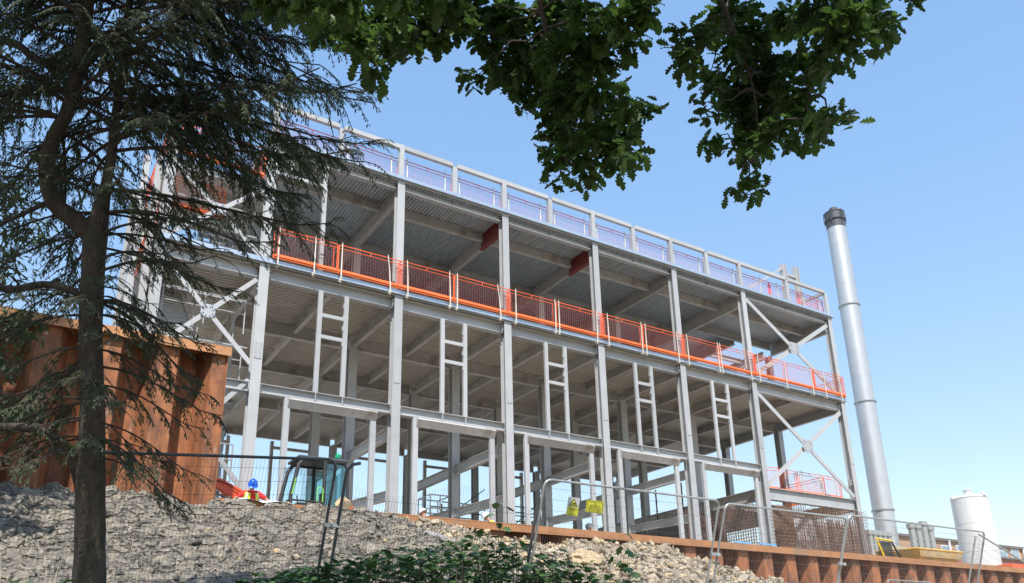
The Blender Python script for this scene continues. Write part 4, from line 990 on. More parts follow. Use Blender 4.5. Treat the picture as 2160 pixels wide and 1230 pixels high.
for i, (pxx, pyy) in enumerate([(1999, 1172), (2030, 1172), (2118, 1172), (2143, 1172), (1965, 1174)]):
    q = atY(pxx, pyy, 29.9)
    c = MB(); wd, ht = 1.0, 1.25
    c.box(q.x-wd, q.x+wd, 29.92, 29.97, q.z-ht, q.z+ht, 0); c.build('window_frame', whitep, T)
    c = MB(); c.box(q.x-wd+.15, q.x-.05, 29.9, 29.915, q.z-ht+.15, q.z+ht*.45); c.box(q.x+.05, q.x+wd-.15, 29.9, 29.915, q.z-ht+.15, q.z+ht*.45); c.box(q.x-wd+.15, q.x+wd-.15, 29.9, 29.915, q.z+ht*.55, q.z+ht-.12); c.build('window_pane', winm, T)
for pxx in (2003, 2156):
    q = atY(pxx, 1150, 29.8); c = MB(); c.tube([(q.x, 29.8, -1), (q.x, 29.8, ZR+.1)], .16, 8); c.build('downpipe', whitep, T)
c = MB(); c.lathe((84.5, 28.6, 0), [(.5, 5.9), (.5, 7.2), (.9, 7.4), (.3, 7.9)], 12)
c.build('roof_vent', whitep, T)
T = thing('site_shed', (62, 14, -1.2), 'low red-brown flat shed at the right edge behind the pile cap', 'shed')
q0 = atY(2085, 1180, 12); q1 = atY(2170, 1168, 12)
c = MB(); c.box(q0.x-13, q1.x+30, 12, 18, -1.2, q0.z+.15); c.build('wall', redroof, T)
c = MB(); c.box(q0.x-13.2, q1.x+30.2, 11.8, 18.2, q0.z+.153, q0.z+.3); c.build('roof', rooft, T)
q = atY(2118, 1191, 2); c = MB(); c.box(q.x-.2, q.x+2.6, 1.4, 2.4, -1.2, q.z)
tag(c.build('barrier_stack', orange, bevel=.03), 'orange plastic blocks stacked behind the cap at the far right', 'plastic blocks')

# ================================================================ TEMPORARY FENCE
def fpanel(x0, x1, z, label, mt, top=True, left=True, right=True, dz=0.0, sag=0, extra=0):
    """mesh fence panel leaning out toward the path: foot is farther back than the head"""
    Yt, hh = -16.0, 2.0; lean = .36
    T = thing('temporary_fence', ((x0+x1)/2, -15.4, -4.2), label, 'fence panel', 'temporary mesh fence panels')
    ux = Vector((x1-x0, 0, dz)); uz = Vector((0, -lean, 1.0)).normalized()*-1
    TL = Vector((x0, Yt, z)); TR = TL+ux; L = ux.length; d = ux/L; r = .12
    f = MB(); pts = []
    if left: pts.append(TL+uz*hh)
    if top:
        if left:
            for i in range(6): a = math.pi/2*i/5; pts.append(TL+uz*(r*(1-math.sin(a)))+d*(r*(1-math.cos(a))))
        else: pts.append(TL)
        if right:
            for i in range(6): a = math.pi/2*i/5; pts.append(TR+uz*(r*(1-math.cos(a)))-d*(r*(1-math.sin(a))))
        else: pts.append(TR)
        if right: pts.append(TR+uz*hh)
        f.tube(pts, .0185, 8)
    else:
        f.tube([TL+uz*hh, TL+uz*.12, TL+uz*.03+d*.06, TL+d*.16], .022, 8); f.tube([TR+uz*hh, TR+uz*.1], .022, 8)
    f.tube([TL+uz*(hh-.15), TR+uz*(hh-.15)], .016, 6)
    f.build('frame', mt, T)
    g = MB(); n = int(L/.042)
    for i in range(1, n):
        q = TL+d*(L*i/n); s0 = .03 if top else .25+.12*math.sin(i*.11)
        g.tube([q+uz*s0, q+uz*(hh-.15)], .0017, 3, caps=False)
    for j_ in range(0 if top else 2, 12):
        q = uz*(.16*j_+.12); g.tube([TL+q, TL+q+d*L*.5+uz*.01, TR+q], .0024, 3, caps=False)
    g.build('mesh', wire_m if mt != fence_d else fence_d, T)
    return T
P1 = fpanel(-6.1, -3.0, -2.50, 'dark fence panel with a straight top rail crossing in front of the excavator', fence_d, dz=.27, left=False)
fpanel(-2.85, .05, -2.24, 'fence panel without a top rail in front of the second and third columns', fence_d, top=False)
P3 = fpanel(.13, 3.66, -2.15, 'fence panel carrying the two yellow signs', fence_m)
P4 = fpanel(3.80, 7.02, -2.18, 'fence panel just right of the signs, in front of the podium bay', fence_m)
P5 = fpanel(7.08, 11.82, -2.12, 'long fence panel in front of the chimney foot and white tank', fence_m)
P6 = fpanel(11.45, 14.2, -2.15, 'last fence panel sloping down at the right edge', fence_m, dz=-.85)
# rear low panel
def rrect(label, pa, pb, Y, hgt):
    a = atY(*pa, Y); b = atY(*pb, Y); T = thing('temporary_fence', (a+b)/2, label, 'fence panel', 'temporary mesh fence panels'); a.z = b.z = (a.z+b.z)/2
    f = MB(); f.tube(rounded((a.x, a.y, a.z-hgt), (b.x, b.y, b.z-hgt), hgt, .1), .022, 8); f.build('frame', fence_m, T)
    g = MB(); n = int((b-a).length/.06)
    for i in range(1, n): q = a.lerp(b, i/n); g.tube([q, q-Vector((0, 0, hgt))], .002, 3, caps=False)
    g.build('mesh', wire_m, T)
rrect('low mesh panel standing close to the pile wall at the bottom right', (1872, 1224), (1966, 1228), -9, 1.9)
# clamps
for i, xc in enumerate((-2.93, 3.73, 7.05)):
    q = Vector((xc, -16, -2.2))+Vector((0, .36, -1)).normalized()*.85
    c = MB(); c.bar((xc-.1, q.y-.01, q.z), (xc+.1, q.y-.01, q.z), .05, .05); c.tube([(xc, q.y-.06, q.z), (xc, q.y+.05, q.z)], .015, 6)
    tag(c.build('scaffold_clamp', fence_m), ['fence clamp joining the dark panel to the one without a rail', 'fence clamp joining the sign panel to the next one', 'fence clamp on the joint in front of the podium bay'][i], 'fence clamp', 'clamps joining fence panels')
    c = MB(); c.box(xc-.12, xc+.12, -15.65, -14.95, -4.32, -4.16)
    tag(c.build('ballast_block', dark, bevel=.03), ['rubber foot block under the dark fence panel joint', 'rubber foot block under the joint right of the signs', 'rubber foot block under the joint before the podium bay'][i], 'fence foot', 'rubber fence feet')
# signs
def sign(corners, label, name, base, items):
    """corners px: TL, TR, BR, BL on plane just in front of the leaning fence"""
    o = Vector((0, -.36, 1)).normalized(); nrm = Vector((0, -1, -.36)).normalized(); P0 = Vector((0, -16, -2.2))+nrm*.035
    pts = []
    for (x, y) in corners:
        d = fwd + rt*((x-CX)/F_PX) - up*((y-CY)/F_PX); t = (P0-CAM).dot(nrm)/d.dot(nrm); pts.append(CAM+d*t)
    TL, TR, BR, BL = pts; c0 = (TL+TR+BR+BL)/4; T = thing(name, c0, label, 'sign')
    def uv(u, v, off=0): return TL.lerp(TR, u).lerp(BL.lerp(BR, u), v)+nrm*off
    def quad(nm, u0, v0, u1, v1, mt, off, th=.004):
        c = MB(); a = [uv(u0, v0, off), uv(u1, v0, off), uv(u1, v1, off), uv(u0, v1, off)]; b = [p-nrm*th for p in a]
        c.add(a+b, [(0, 3, 2, 1), (4, 5, 6, 7), (0, 1, 5, 4), (1, 2, 6, 5), (2, 3, 7, 6), (3, 0, 4, 7)]); return c.build(nm, mt, T)
    def poly(nm, uvs, mt, off):
        c = MB(); a = [uv(u, v, off) for u, v in uvs]; b = [p-nrm*.002 for p in a]; n = len(a)
        c.add(a+b, [tuple(range(n))[::-1], tuple(range(n, 2*n))]+[(i, (i+1) % n, n+(i+1) % n, n+i) for i in range(n)]); return c.build(nm, mt, T)
    def text(s, u, v, hgt, wmax):
        cu = bpy.data.curves.new('t', 'FONT'); cu.body = s; cu.align_x = 'CENTER'; cu.align_y = 'CENTER'; cu.size = 1; cu.offset = .012
        ob = bpy.data.objects.new('t', cu); COL.objects.link(ob); dg = bpy.context.evaluated_depsgraph_get(); me = bpy.data.meshes.new_from_object(ob.evaluated_get(dg))
        COL.objects.unlink(ob); bpy.data.objects.remove(ob)
        xs_ = [q.co.x for q in me.vertices]; ys_ = [q.co.y for q in me.vertices]; wd = max(xs_)-min(xs_); ht = max(ys_)-min(ys_); cx_ = (max(xs_)+min(xs_))/2; cy_ = (max(ys_)+min(ys_))/2
        for q in me.vertices:
            q.co = uv(u+(q.co.x-cx_)/wd*wmax, v-(q.co.y-cy_)/ht*hgt, .006)-c0
        me.materials.clear(); me.materials.append(black); o2 = bpy.data.objects.new('lettering', me); COL.objects.link(o2); o2.parent = T
    quad('board', 0, 0, 1, 1, base, 0)
    items(quad, poly, text); return T
def s1(quad, poly, text):
    quad('yellow_field', .02, .52, .98, .98, signy, .003, .002)
    poly('warning_triangle', [(.5, .06), (.90, .47), (.10, .47)], black, .003)
    poly('warning_triangle', [(.5, .125), (.80, .445), (.20, .445)], signy, .005)
    poly('pictogram', [(.40, .33), (.62, .27), (.66, .33), (.44, .39)], black, .007); poly('pictogram', [(.34, .36), (.40, .34), (.42, .40), (.36, .42)], black, .007); poly('pictogram', [(.56, .37), (.66, .36), (.70, .43), (.60, .43)], black, .007)
    text('Caution', .5, .60, .09, .74); text('CCTV', .5, .71, .07, .42); text('in', .5, .81, .035, .1); text('operation', .5, .91, .06, .6)
def s2(quad, poly, text):
    n = 22
    for i in range(n):
        a, b = i/n+.004, (i+.55)/n
        poly('border_stripe', [(.05+a*.9, .05), (.05+b*.9, .05), (.05+b*.9-.012, .085), (.05+a*.9-.012, .085)], black, .003)
        poly('border_stripe', [(.05+a*.9, .92), (.05+b*.9, .92), (.05+b*.9-.012, .955), (.05+a*.9-.012, .955)], black, .003)
    for i in range(14):
        a, b = i/14, (i+.55)/14
        poly('border_stripe', [(.035, .09+a*.83), (.06, .09+a*.83), (.06, .09+b*.83), (.035, .09+b*.83)], black, .003)
        poly('border_stripe', [(.94, .09+a*.83), (.965, .09+a*.83), (.965, .09+b*.83), (.94, .09+b*.83)], black, .003)
    poly('warning_triangle', [(.5, .16), (.57, .30), (.43, .30)], black, .003); poly('warning_triangle', [(.5, .20), (.54, .28), (.46, .28)], signy, .005)
    text('SECURITY', .5, .46, .15, .62); text('FOOT PATROLS', .5, .65, .10, .76); text('IN THIS AREA', .5, .81, .10, .68)
sign([(1200, 1048), (1224, 1051), (1218, 1090), (1194, 1086)], 'small white and yellow caution sign on the fence, left of the security sign', 'caution_sign', signw, s1)
sign([(1238, 1054), (1274, 1058), (1271, 1084), (1235, 1080)], 'yellow security foot patrols sign with striped border on the fence', 'security_sign', signy, s2)

# ================================================================ TREES
def rnd(a, b): return random.uniform(a, b)
def norm_dir(az, el): return Vector((math.cos(az)*math.cos(el), math.sin(az)*math.cos(el), math.sin(el)))
def blade(mb, p, d, L, wd, nrm):
    s = d.cross(nrm); s = s.normalized()*wd if s.length > 1e-5 else Vector((wd, 0, 0))
    q = p+d*L*.5+Vector((0, 0, -L*.06)); e = p+d*L+Vector((0, 0, -L*.25))
    mb.add([p, q+s, e, q-s], [(0, 1, 2, 3)])
CT = thing('conifer_tree', atD(188, 1300, 7.4), 'dark drooping conifer with forked trunk filling the left side', 'tree')
stems = [
 ('trunk', [(185, 1330, 7.4, .19), (188, 1230, 7.4, .14), (190, 1120, 7.4, .128), (191, 1000, 7.4, .12), (195, 850, 7.4, .105), (191, 700, 7.4, .10), (196, 580, 7.4, .095), (202, 500, 7.4, .098), (222, 400, 7.4, .05), (236, 320, 7.45, .045), (248, 220, 7.5, .04), (262, 100, 7.5, .036), (280, -60, 7.5, .032), (300, -300, 7.4, .04), (310, -700, 7.2, .025)]),
 ('trunk', [(198, 500, 7.4, .082), (160, 466, 7.35, .08), (118, 432, 7.3, .074), (100, 385, 7.3, .068), (99, 335, 7.3, .064), (115, 285, 7.3, .062), (142, 235, 7.25, .058), (160, 160, 7.2, .055), (178, 60, 7.2, .06), (190, -80, 7.1, .055), (200, -330, 7.0, .045), (205, -800, 6.8, .025)])]
def smoothpts(pts, k=4):
    out = []
    for i in range(len(pts)-1):
        p0 = pts[max(i-1, 0)]; p1 = pts[i]; p2 = pts[i+1]; p3 = pts[min(i+2, len(pts)-1)]
        for j_ in range(k):
            t = j_/k; out.append(tuple(.5*((2*b)+(c-a)*t+(2*a-5*b+4*c-d)*t*t+(-a+3*b-3*c+d)*t**3) for a, b, c, d in zip(p0, p1, p2, p3)))
    out.append(pts[-1]); return out
stem_pts = []
for nm, pl_ in stems:
    w3 = [tuple(atD(x, y, d))+(r,) for x, y, d, r in pl_]; w3 = smoothpts(w3)
    mb = MB(); mb.tube([q[:3] for q in w3], [q[3]*(1+.08*noise.noise(Vector(q[:3])*3)) for q in w3], 12); ob = mb.build(nm, bark, CT, smooth=True)
    stem_pts.append(w3)
limbs = MB(); fol = MB(); twigs = MB()
def foliage_twig(p, d, L, dens=1.0, spray=.05):
    """a drooping twig with flat hanging sprays of scale-leaf fronds"""
    n = max(4, int(L/.035)); pts = [p]; dd = d.copy(); q = p.copy()
    for i in range(n):
        dd = (dd+Vector((rnd(-.08, .08), rnd(-.08, .08), -.10+rnd(-.03, .03)))).normalized(); q = q+dd*(L/n); pts.append(q.copy())
    twigs.tube(pts, [.005*(1-.7*i/n)+.001 for i in range(n+1)], 3, caps=False)
    sd_ = dd.cross(Vector((0, 0, 1))); sd_ = sd_.normalized() if sd_.length > .01 else Vector((1, 0, 0))
    for i in range(1, n+1):
        if random.random() > dens: continue
        for s in (-1, 1):
            t = (pts[i]-pts[i-1]).normalized(); dr = (t*.8+sd_*s*rnd(.3, .9)+Vector((0, 0, rnd(-.7, 0)))).normalized()
            LL = spray*rnd(.7, 1.7)*(1.1-.5*i/n)
            blade(fol, pts[i], dr, LL, .0042, Vector((rnd(-.3, .3), rnd(-.3, .3), 1)))
            for u_ in (.35, .62):
                pp = pts[i]+dr*LL*u_
                for s2 in (-1, 1):
                    d2 = (dr+dr.cross(Vector((0, 0, 1)))*s2*.8+Vector((0, 0, -.4))).normalized(); blade(fol, pp, d2, LL*.5, .0034, Vector((rnd(-.4, .4), rnd(-.4, .4), 1)))
def limb(p, az, L, r, rise=.15, droop=.35, dens=1, ntw=None, twL=.5):
    n = 12; q = Vector(p); el = rise; pts = [q.copy()]; az_ = az
    for i in range(n):
        t = i/n; el = rise-droop*math.sin(t*math.pi*.8)+(.25 if t > .75 else 0); az_ += rnd(-.07, .07)
        q = q+norm_dir(az_, el)*(L/n); pts.append(q.copy())
    limbs.tube(pts, [r*(1-.85*i/n)+.003 for i in range(n+1)], 6, caps=False)
    ntw = ntw if ntw is not None else int(L*13)
    for k in range(ntw):
        t = rnd(.18, 1.0); f = t*n; i = min(n-1, int(f)); b = pts[i].lerp(pts[i+1], f-i); d0 = (pts[i+1]-pts[i]).normalized()
        s = random.choice((-1, 1)); sdv = d0.cross(Vector((0, 0, 1))).normalized()*s
        d = (d0*rnd(.5, 1)+sdv*rnd(.3, .9)+Vector((0, 0, rnd(-.35, .15)))).normalized()
        foliage_twig(b, d, twL*rnd(.5, 1.3)*(1.15-.5*t), dens)
def on_stem(s, py):
    w3 = stem_pts[s]
    tgt = None; best = 1e9
    for q in w3:
        v = Vector(q[:3])-CAM; yy = CY-F_PX*v.dot(up)/v.dot(fwd)
        if abs(yy-py) < best: best = abs(yy-py); tgt = Vector(q[:3])
    return tgt
azR = math.atan2(rt.y, rt.x)       # image right
# upper dense crown
for k in range(142):
    s = random.choice((0, 1)); py = rnd(-420, 290); a = azR+rnd(-1.35, 1.35) if random.random() < .62 else azR+math.pi+rnd(-1.3, 1.3)
    right = math.cos(a-azR) > 0
    Lr = rnd(1.3, 2.35) if right else rnd(.8, 1.9)
    if not right and py < 100: Lr *= .8
    limb(on_stem(s, py), a, Lr, rnd(.009, .018), rnd(.0, .35), rnd(.25, .6), .9)
# middle: longer thin limbs to the right, more open
for k in range(30):
    s = random.choice((0, 0, 1)); py = rnd(250, 620); a = azR+rnd(-1.0, 1.0) if random.random() < .66 else azR+math.pi+rnd(-1.2, 1.2)
    limb(on_stem(s, py), a, rnd(.9, 2.0) if math.cos(a-azR) > 0 else rnd(.8, 1.4), rnd(.008, .015), rnd(-.1, .25), rnd(.3, .6), .6, twL=.36)
for a_, py, L in ((-.25, 205, 2.65), (.1, 215, 2.75), (-.5, 250, 2.6), (.3, 180, 2.6), (-.1, 330, 2.6), (.15, 400, 2.35), (-.35, 300, 2.5), (.0, 120, 2.6), (.25, 60, 2.7), (-.2, 20, 2.6)):
    limb(on_stem(0, py), azR+a_, L*.86, .017, .02, .22, .85, ntw=34)
# lower open hanging limbs
for k in range(46):
    py = rnd(600, 960); a = azR+rnd(-1.1, 1.1) if random.random() < .7 else azR+math.pi+rnd(-1, 1)
    limb(on_stem(0, py), a, rnd(.5, 1.25), rnd(.005, .010), rnd(-.1, .2), rnd(.4, .8), .6, twL=.33)
# named bare limbs seen at left
for pts_ in ([(-60, 70, 7.0, .03), (30, 92, 7.1, .035), (70, 120, 7.1, .035), (120, 142, 7.2, .03), (160, 150, 7.2, .03)],
             [(-60, 215, 7.0, .025), (20, 195, 7.1, .025), (90, 188, 7.2, .022), (140, 215, 7.25, .02)],
             [(-80, 560, 6.8, .03), (10, 610, 7.0, .034), (90, 600, 7.2, .034), (150, 612, 7.3, .035), (185, 640, 7.4, .04)],
             [(-80, 930, 6.9, .03), (0, 902, 7.0, .035), (70, 905, 7.1, .038), (120, 925, 7.2, .04), (150, 960, 7.3, .045), (172, 1040, 7.4, .05)],
             [(-60, 500, 7.0, .016), (30, 460, 7.1, .018), (80, 436, 7.25, .022), (108, 424, 7.3, .024)]):
    w3 = smoothpts([tuple(atD(x, y, d))+(r,) for x, y, d, r in pts_]); limbs.tube([q[:3] for q in w3], [q[3] for q in w3], 8)
    for k in range(14):
        q = random.choice(w3[:int(len(w3)*.9)]); foliage_twig(Vector(q[:3]), norm_dir(rnd(0, 6.3), rnd(-.5, .2)), rnd(.15, .4), .6)
# tall crown above the picture, added out of view to shade trunk and bank
def coarse(mb, c, n, rr, L):
    for k in range(n):
        v = Vector((rnd(-1, 1), rnd(-1, 1), rnd(-1, 1)))*rr; d = norm_dir(rnd(0, 6.3), rnd(-.8, .2)); blade(mb, c+v, d, L*rnd(.6, 1.2), .028, Vector((rnd(-.6, .6), rnd(-.6, .6), 1)))
top = Vector(stem_pts[0][-1][:3])
def spire(cx_, cy_, z0, z1, R0, nl, lm, fo, tr=None):
    for k in range(nl):
        t = (k+.5)/nl; z = lerp(z0, z1, t); a = k*2.4+rnd(-.4, .4); L = R0*(1-t*.85)*rnd(.7, 1.1); b = Vector((cx_, cy_, z)); e = b+norm_dir(a, -.1)*L+Vector((0, 0, -.2*L))
        if (e-CAM).normalized().z < .70 and tr is None and e.z < 4: continue
        lm.tube([b, b.lerp(e, .5)+Vector((0, 0, .12)), e], [.035, .02, .006], 4, caps=False)
        for q in range(int(L*7)+1): coarse(fo, b.lerp(e, rnd(.15, 1)), 26, .26, .22)
tb = [(top.x, top.y, top.z, .045), (top.x-.1, top.y-.1, 6, .035), (top.x-.2, top.y-.2, 10.5, .01)]
limbs.tube([q[:3] for q in tb], [q[3] for q in tb], 8)
spire(top.x-.1, top.y-.1, 3.0, 10.5, 2.9, 90, limbs, fol)
limbs.build('branches', bark, CT, smooth=True)
twigs.build('twigs', twigm, CT)
fol.build('foliage', needle, CT)

# second conifer added just outside the picture to shade the bank and tall wall
T2 = thing('conifer_tree', (-8.9, -8.7, -4.0), 'tall dark conifer added for shade beyond the left edge of the picture', 'tree')
c = MB(); c.tube([(-8.9, -8.7, -4.6), (-8.8, -8.7, 3), (-8.9, -8.6, 13)], [.25, .16, .02], 12); c.build('trunk', bark, T2, smooth=True)
c = MB(); f2 = MB(); spire(-8.9, -8.6, .5, 13, 3.1, 120, c, f2, 1); c.build('branches', bark, T2); f2.build('foliage', needle, T2)
# ---- oak
OT = thing('oak_tree', (-2.2, -27.5, -6.4), 'oak tree beside the camera whose dark lobed leaves hang across the top', 'tree')
mb = MB(); tp = smoothpts([(-2.2, -27.5, -6.5, .34), (-2.15, -27.3, -5, .27), (-2.2, -26.9, -3, .24), (-2.1, -26.2, -1.2, .21), (-2.2, -25.2, .6, .18), (-2.5, -24.0, 2.2, .15)])
mb.tube([q[:3] for q in tp], [q[3] for q in tp], 14); mb.build('trunk', bark, OT, smooth=True)
hub = Vector((-2.5, -24.0, 2.2)); lb = MB(); tw = MB(); lf = MB()
def leaf_oak(mb, p, d, nrm, L):
    s = d.cross(nrm).normalized(); nn = s.cross(d).normalized()
    prof = ((0, .03), (.16, .13), (.24, .28), (.33, .15), (.44, .38), (.54, .2), (.66, .42), (.76, .24), (.88, .26), (1.0, .0))
    fold = rnd(.1, .35); vs = [p+d*(L*t) for t, w_ in prof]; nv = len(prof)
    wv = L*.78
    for sg in (-1, 1): vs += [p+d*(L*(t-.03*sg*0))+s*sg*w_*wv+nn*(w_*L*fold)-Vector((0, 0, 1))*(t*t*L*.15) for t, w_ in prof]
    fs = []
    for i in range(nv-1): fs += [(i, i+1, nv+i+1, nv+i), (i+1, i, 2*nv+i, 2*nv+i+1)]
    mb.add(vs, fs)
CLS = .90
CL = [(655, 20, 40), (700, 50, 52), (745, 25, 45), (760, 95, 48), (800, 60, 50), (785, 140, 26), (850, 40, 52), (905, 55, 48), (955, 40, 50), (880, 92, 22), (1000, 30, 45), (940, 15, 40), (620, 5, 30),
 (1010, 158, 24), (1040, 85, 45), (1060, 40, 50), (1110, 60, 60), (1180, 50, 62), (1240, 50, 60), (1120, 130, 62), (1190, 130, 65), (1250, 130, 55), (1070, 165, 36), (1095, 205, 30), (1150, 190, 48), (1215, 195, 55), (1270, 205, 52), (1330, 215, 36), (1350, 235, 24), (1170, 250, 36), (1210, 280, 42), (1265, 270, 46), (1310, 275, 36), (1165, 305, 24), (1200, 340, 36), (1250, 325, 40), (1300, 325, 34), (1180, 375, 15), (1222, 380, 20), (1330, 320, 22), (1310, 30, 42), (1330, 95, 24), (1350, 20, 32), (1375, 12, 20), (1285, 75, 34),
 (1430, 95, 24), (1455, 120, 34), (1480, 85, 30), (1500, 150, 30), (1495, 190, 22), (1490, 235, 18), (1520, 40, 42), (1560, 30, 36), (1560, 100, 46), (1600, 75, 36), (1545, 170, 36), (1595, 150, 48), (1640, 120, 36), (1560, 225, 40), (1610, 215, 48), (1655, 225, 40), (1600, 270, 46), (1560, 300, 24), (1580, 330, 26), (1620, 310, 34), (1505, 288, 20), (1655, 275, 26), (1555, 392, 14), (1600, 400, 17), (1580, 385, 14), (1660, 50, 40), (1700, 30, 36), (1690, 190, 32), (1705, 245, 36), (1745, 245, 26), (1775, 262, 18), (1695, 292, 24), (1735, 90, 46), (1770, 40, 46), (1800, 85, 40), (1830, 50, 36), (1862, 55, 18), (1865, 82, 14), (1730, 140, 32), (1765, 140, 14), (1640, 165, 36), (1690, 130, 26), (1760, 5, 40), (1820, 15, 30)]
cl3 = []
for (x, y, r) in CL:
    D = 6.1+.55*math.sin(x*.013)+rnd(-.35, .35); cl3.append((atD(x, y, D), r*CLS*D/F_PX, D))
# out-of-frame clusters added above the picture so the crown gives shade
for k in range(70):
    D = rnd(4.6, 7.8); x = rnd(560, 1950); y = rnd(-520, -30); cl3.append((atD(x, y, D), rnd(.14, .24), D))
mains = [smoothpts([tuple(hub)+(.12,), tuple(atD(1150, -420, 5.2))+(.08,), tuple(atD(1130, -120, 5.9))+(.05,), tuple(atD(1150, 60, 6.2))+(.03,), tuple(atD(1210, 180, 6.3))+(.018,), tuple(atD(1230, 300, 6.3))+(.008,)]),
         smoothpts([tuple(hub)+(.12,), tuple(atD(1480, -420, 5.4))+(.07,), tuple(atD(1500, -80, 6.0))+(.035,), tuple(atD(1545, 60, 6.2))+(.022,), tuple(atD(1590, 190, 6.3))+(.014,), tuple(atD(1600, 320, 6.3))+(.006,)]),
         smoothpts([tuple(hub)+(.1,), tuple(atD(1700, -300, 5.6))+(.05,), tuple(atD(1720, 10, 6.0))+(.02,), tuple(atD(1740, 90, 6.1))+(.012,), tuple(atD(1700, 230, 6.2))+(.006,)]),
         smoothpts([tuple(hub)+(.1,), tuple(atD(1000, -360, 5.5))+(.06,), tuple(atD(850, -120, 6.1))+(.03,), tuple(atD(790, 40, 6.3))+(.014,), tuple(atD(785, 120, 6.3))+(.006,)])]
for mn in mains: lb.tube([q[:3] for q in mn], [q[3]*(.62 if k_ > 2 else .8) for k_, q in enumerate(mn)], 8, caps=False)
allm = [q for mn in mains for q in mn[3:]]
for (c, r, D) in cl3:
    q = min(allm, key=lambda a: (Vector(a[:3])-c).length+.25*rnd(0, 1)); q = Vector(q[:3]); L = (c-q).length
    pts = [q]+[q.lerp(c, t)+Vector((rnd(-.05, .05), rnd(-.05, .05), .10*math.sin(t*3.1)*L+rnd(-.03, .03))) for t in (.25, .5, .75)]+[c]
    lb.tube(pts, [.011, .009, .007, .005, .003], 5, caps=False)
    n = int(4900*r*r)+8
    nsub = max(3, int(n/13))
    subs = []
    for k in range(nsub):
        v = Vector((rnd(-1, 1), rnd(-1, 1), rnd(-1, 1)))
        if v.length > 1: v = v.normalized()*rnd(.5, 1)
        e = c+v*r*.85; subs.append((e, v)); tw.tube([c, c.lerp(e, .5)+Vector((0, 0, .01)), e], [.003, .0025, .0015], 3, caps=False)
    for k in range(n):
        e, v = random.choice(subs); p = e+Vector((rnd(-.07, .07), rnd(-.07, .07), rnd(-.06, .05)))
        d = (v*.6+Vector((rnd(-1, 1), rnd(-1, 1), rnd(-1.0, .3)))).normalized()
        leaf_oak(lf, p, d, Vector((rnd(-.6, .6), rnd(-.6, .6), 1)).normalized(), rnd(.075, .125))
for k in range(2300):  # oversized leaves added overhead, out of view, to shade the foreground
    v = Vector((rnd(-1, 1), rnd(-1, 1), rnd(-1, 1)))
    if v.length > 1: continue
    p = Vector((-2.4+v.x*5.2, -23.6+v.y*3.6, 4.2+v.z*2.0)); q = p-CAM
    if q.normalized().z < .76: continue
    leaf_oak(lf, p, norm_dir(rnd(0, 6.3), rnd(-.9, .2)), Vector((rnd(-.6, .6), rnd(-.6, .6), 1)).normalized(), rnd(.16, .26))
lb.build('branches', twigm, OT, smooth=True); tw.build('twigs', twigm, OT); lf.build('foliage', oakleaf, OT)

# ---- undergrowth (ivy / seedlings) behind the path
def leaf5(mb, p, d, nrm, L):
    s = d.cross(nrm).normalized(); nn = s.cross(d)
    out = ((0, 0), (-.02, .28), (.22, .62), (.38, .30), (.62, .50), (.66, .22), (1.0, 0))
    vs = [p+d*L*.35-nn*0]; rim = [p+d*L*t+s*w_*L*.9-Vector((0, 0, 1))*(abs(w_)*.25+t*t*.15)*L for t, w_ in out]+[p+d*L*t-s*w_*L*.9-Vector((0, 0, 1))*(abs(w_)*.25+t*t*.15)*L for t, w_ in out[-2:0:-1]]
    n = len(rim); mb.add(vs+rim, [(0, 1+i, 1+(i+1) % n) for i in range(n)])
UT = [(-7.5, -4.05), (-4.6, -3.92), (-4.0, -3.78), (-3.4, -3.62), (-2.9, -3.52), (-2.4, -3.42), (-1.9, -3.36), (-1.3, -3.44), (-.7, -3.52), (-.2, -3.66), (.5, -3.85), (1.3, -4.0), (3, -4.2), (9, -4.25)]
ug = MB(); st = MB()
for k in range(13000):
    x = rnd(-7.2, 3.2); y = rnd(-17.9, -16.3); zt_ = interp(UT, x+rnd(-.15, .15))+.10*noise.noise(Vector((x*2.3, y*2, 0)))+.05; zb_ = -4.35
    if x < -4.4 and random.random() < .6: continue
    z = lerp(zb_+.1, zt_-.06, rnd(.0, 1)**.9)
    leaf5(ug, Vector((x, y, z)), norm_dir(rnd(0, 6.3), rnd(-.5, .3)), Vector((rnd(-.5, .5), rnd(-.7, .3), 1)).normalized(), rnd(.05, .11))
    if k % 14 == 0: st.tube([(x, y, -4.4), (x+rnd(-.05, .05), y, z)], .004, 4, caps=False)
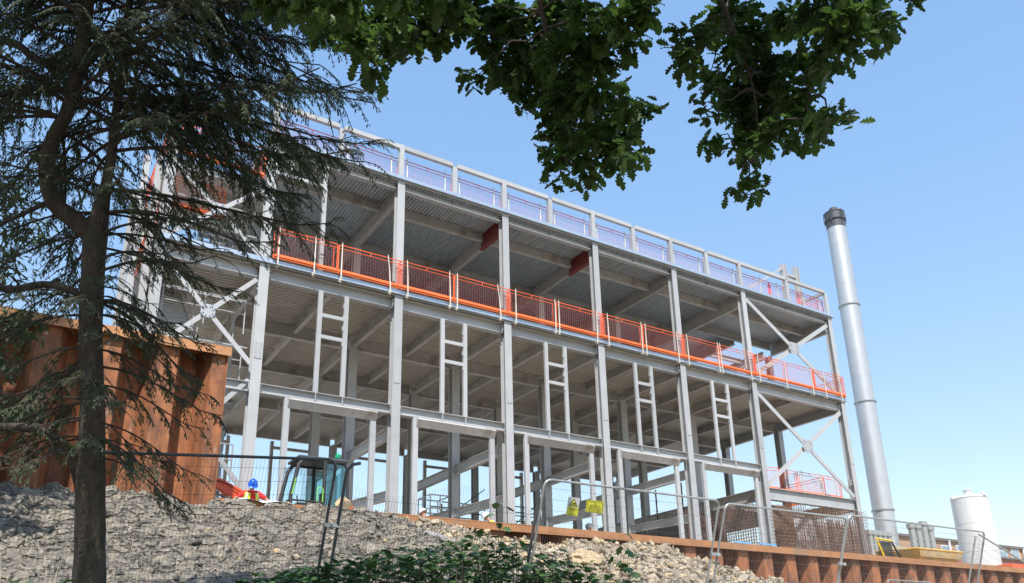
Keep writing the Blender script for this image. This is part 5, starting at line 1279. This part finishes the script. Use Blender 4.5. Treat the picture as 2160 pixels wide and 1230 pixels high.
nv0 = len(ug.v); ug.add(st.v, st.f, 1); tag(ug.build('undergrowth', [weed, twigm]), 'dark green leafy undergrowth along the foot of the bank', 'undergrowth', kind='stuff')
def sapling(px, py0, py1, Y, label, nl, Lf=.12, mt=weed):
    a = atY(px, py0, Y); b = Vector((a.x-.05, Y, -4.35)); T = thing('sapling', b, label, 'sapling'); c = MB()
    pts = [b.lerp(a, t)+Vector((.04*math.sin(t*5), .03*math.cos(t*4), 0)) for t in [i/8 for i in range(9)]]; c.tube(pts, [.008-.0007*i for i in range(9)], 5); 
    l_ = MB()
    for k in range(nl):
        t = lerp(.35, 1, k/(nl-1)); q = b.lerp(a, t); az = k*2.2; e = q+norm_dir(az, .3)*.12; c.tube([q, e], .0025, 4, caps=False)
        leaf5(l_, e, norm_dir(az+rnd(-.4, .4), rnd(-.9, -.3)), Vector((rnd(-.3, .3), rnd(-.3, .3), 1)).normalized(), Lf*rnd(.75, 1.2))
    c.build('stem', twigm, T); l_.build('foliage', mt, T)
sapling(1052, 1062, 0, -16.8, 'tall thin sapling with drooping leaves in front of the third column', 13, .13)
sapling(1308, 1132, 0, -16.8, 'leafy sapling standing in front of the rubble slope right of the signs', 12, .15)
sapling(1325, 1175, 0, -16.9, 'short leafy sapling at the bottom right of the rubble slope', 9, .12)
sapling(1010, 1120, 0, -17.0, 'short sapling left of the tall thin one', 10, .12)
sapling(1165, 1165, 0, -17.0, 'bushy sapling beside the leaning fence posts', 12, .13)
sapling(1240, 1195, 0, -17.1, 'low sapling below the signs', 9, .12)
for i, (x, y) in enumerate(((1380, 1200), (1400, 1210))): pass
# dead stalks at the bottom left
gr = MB()
for k in range(260):
    x = rnd(-8, -2); y = rnd(-17, -11.5); z = ter(x, y); h = rnd(.12, .4); dx = rnd(-.08, .1)
    gr.tube([(x, y, z-.05), (x+dx*.5, y, z+h*.6), (x+dx, y+rnd(-.05, .05), z+h)], [.005, .004, .002], 4, caps=False)
tag(gr.build('dry_stalks', mat('dry_grass', (.45, .38, .27), .9)), 'pale dry stalks standing on the shaded bank', 'dry grass', kind='stuff')
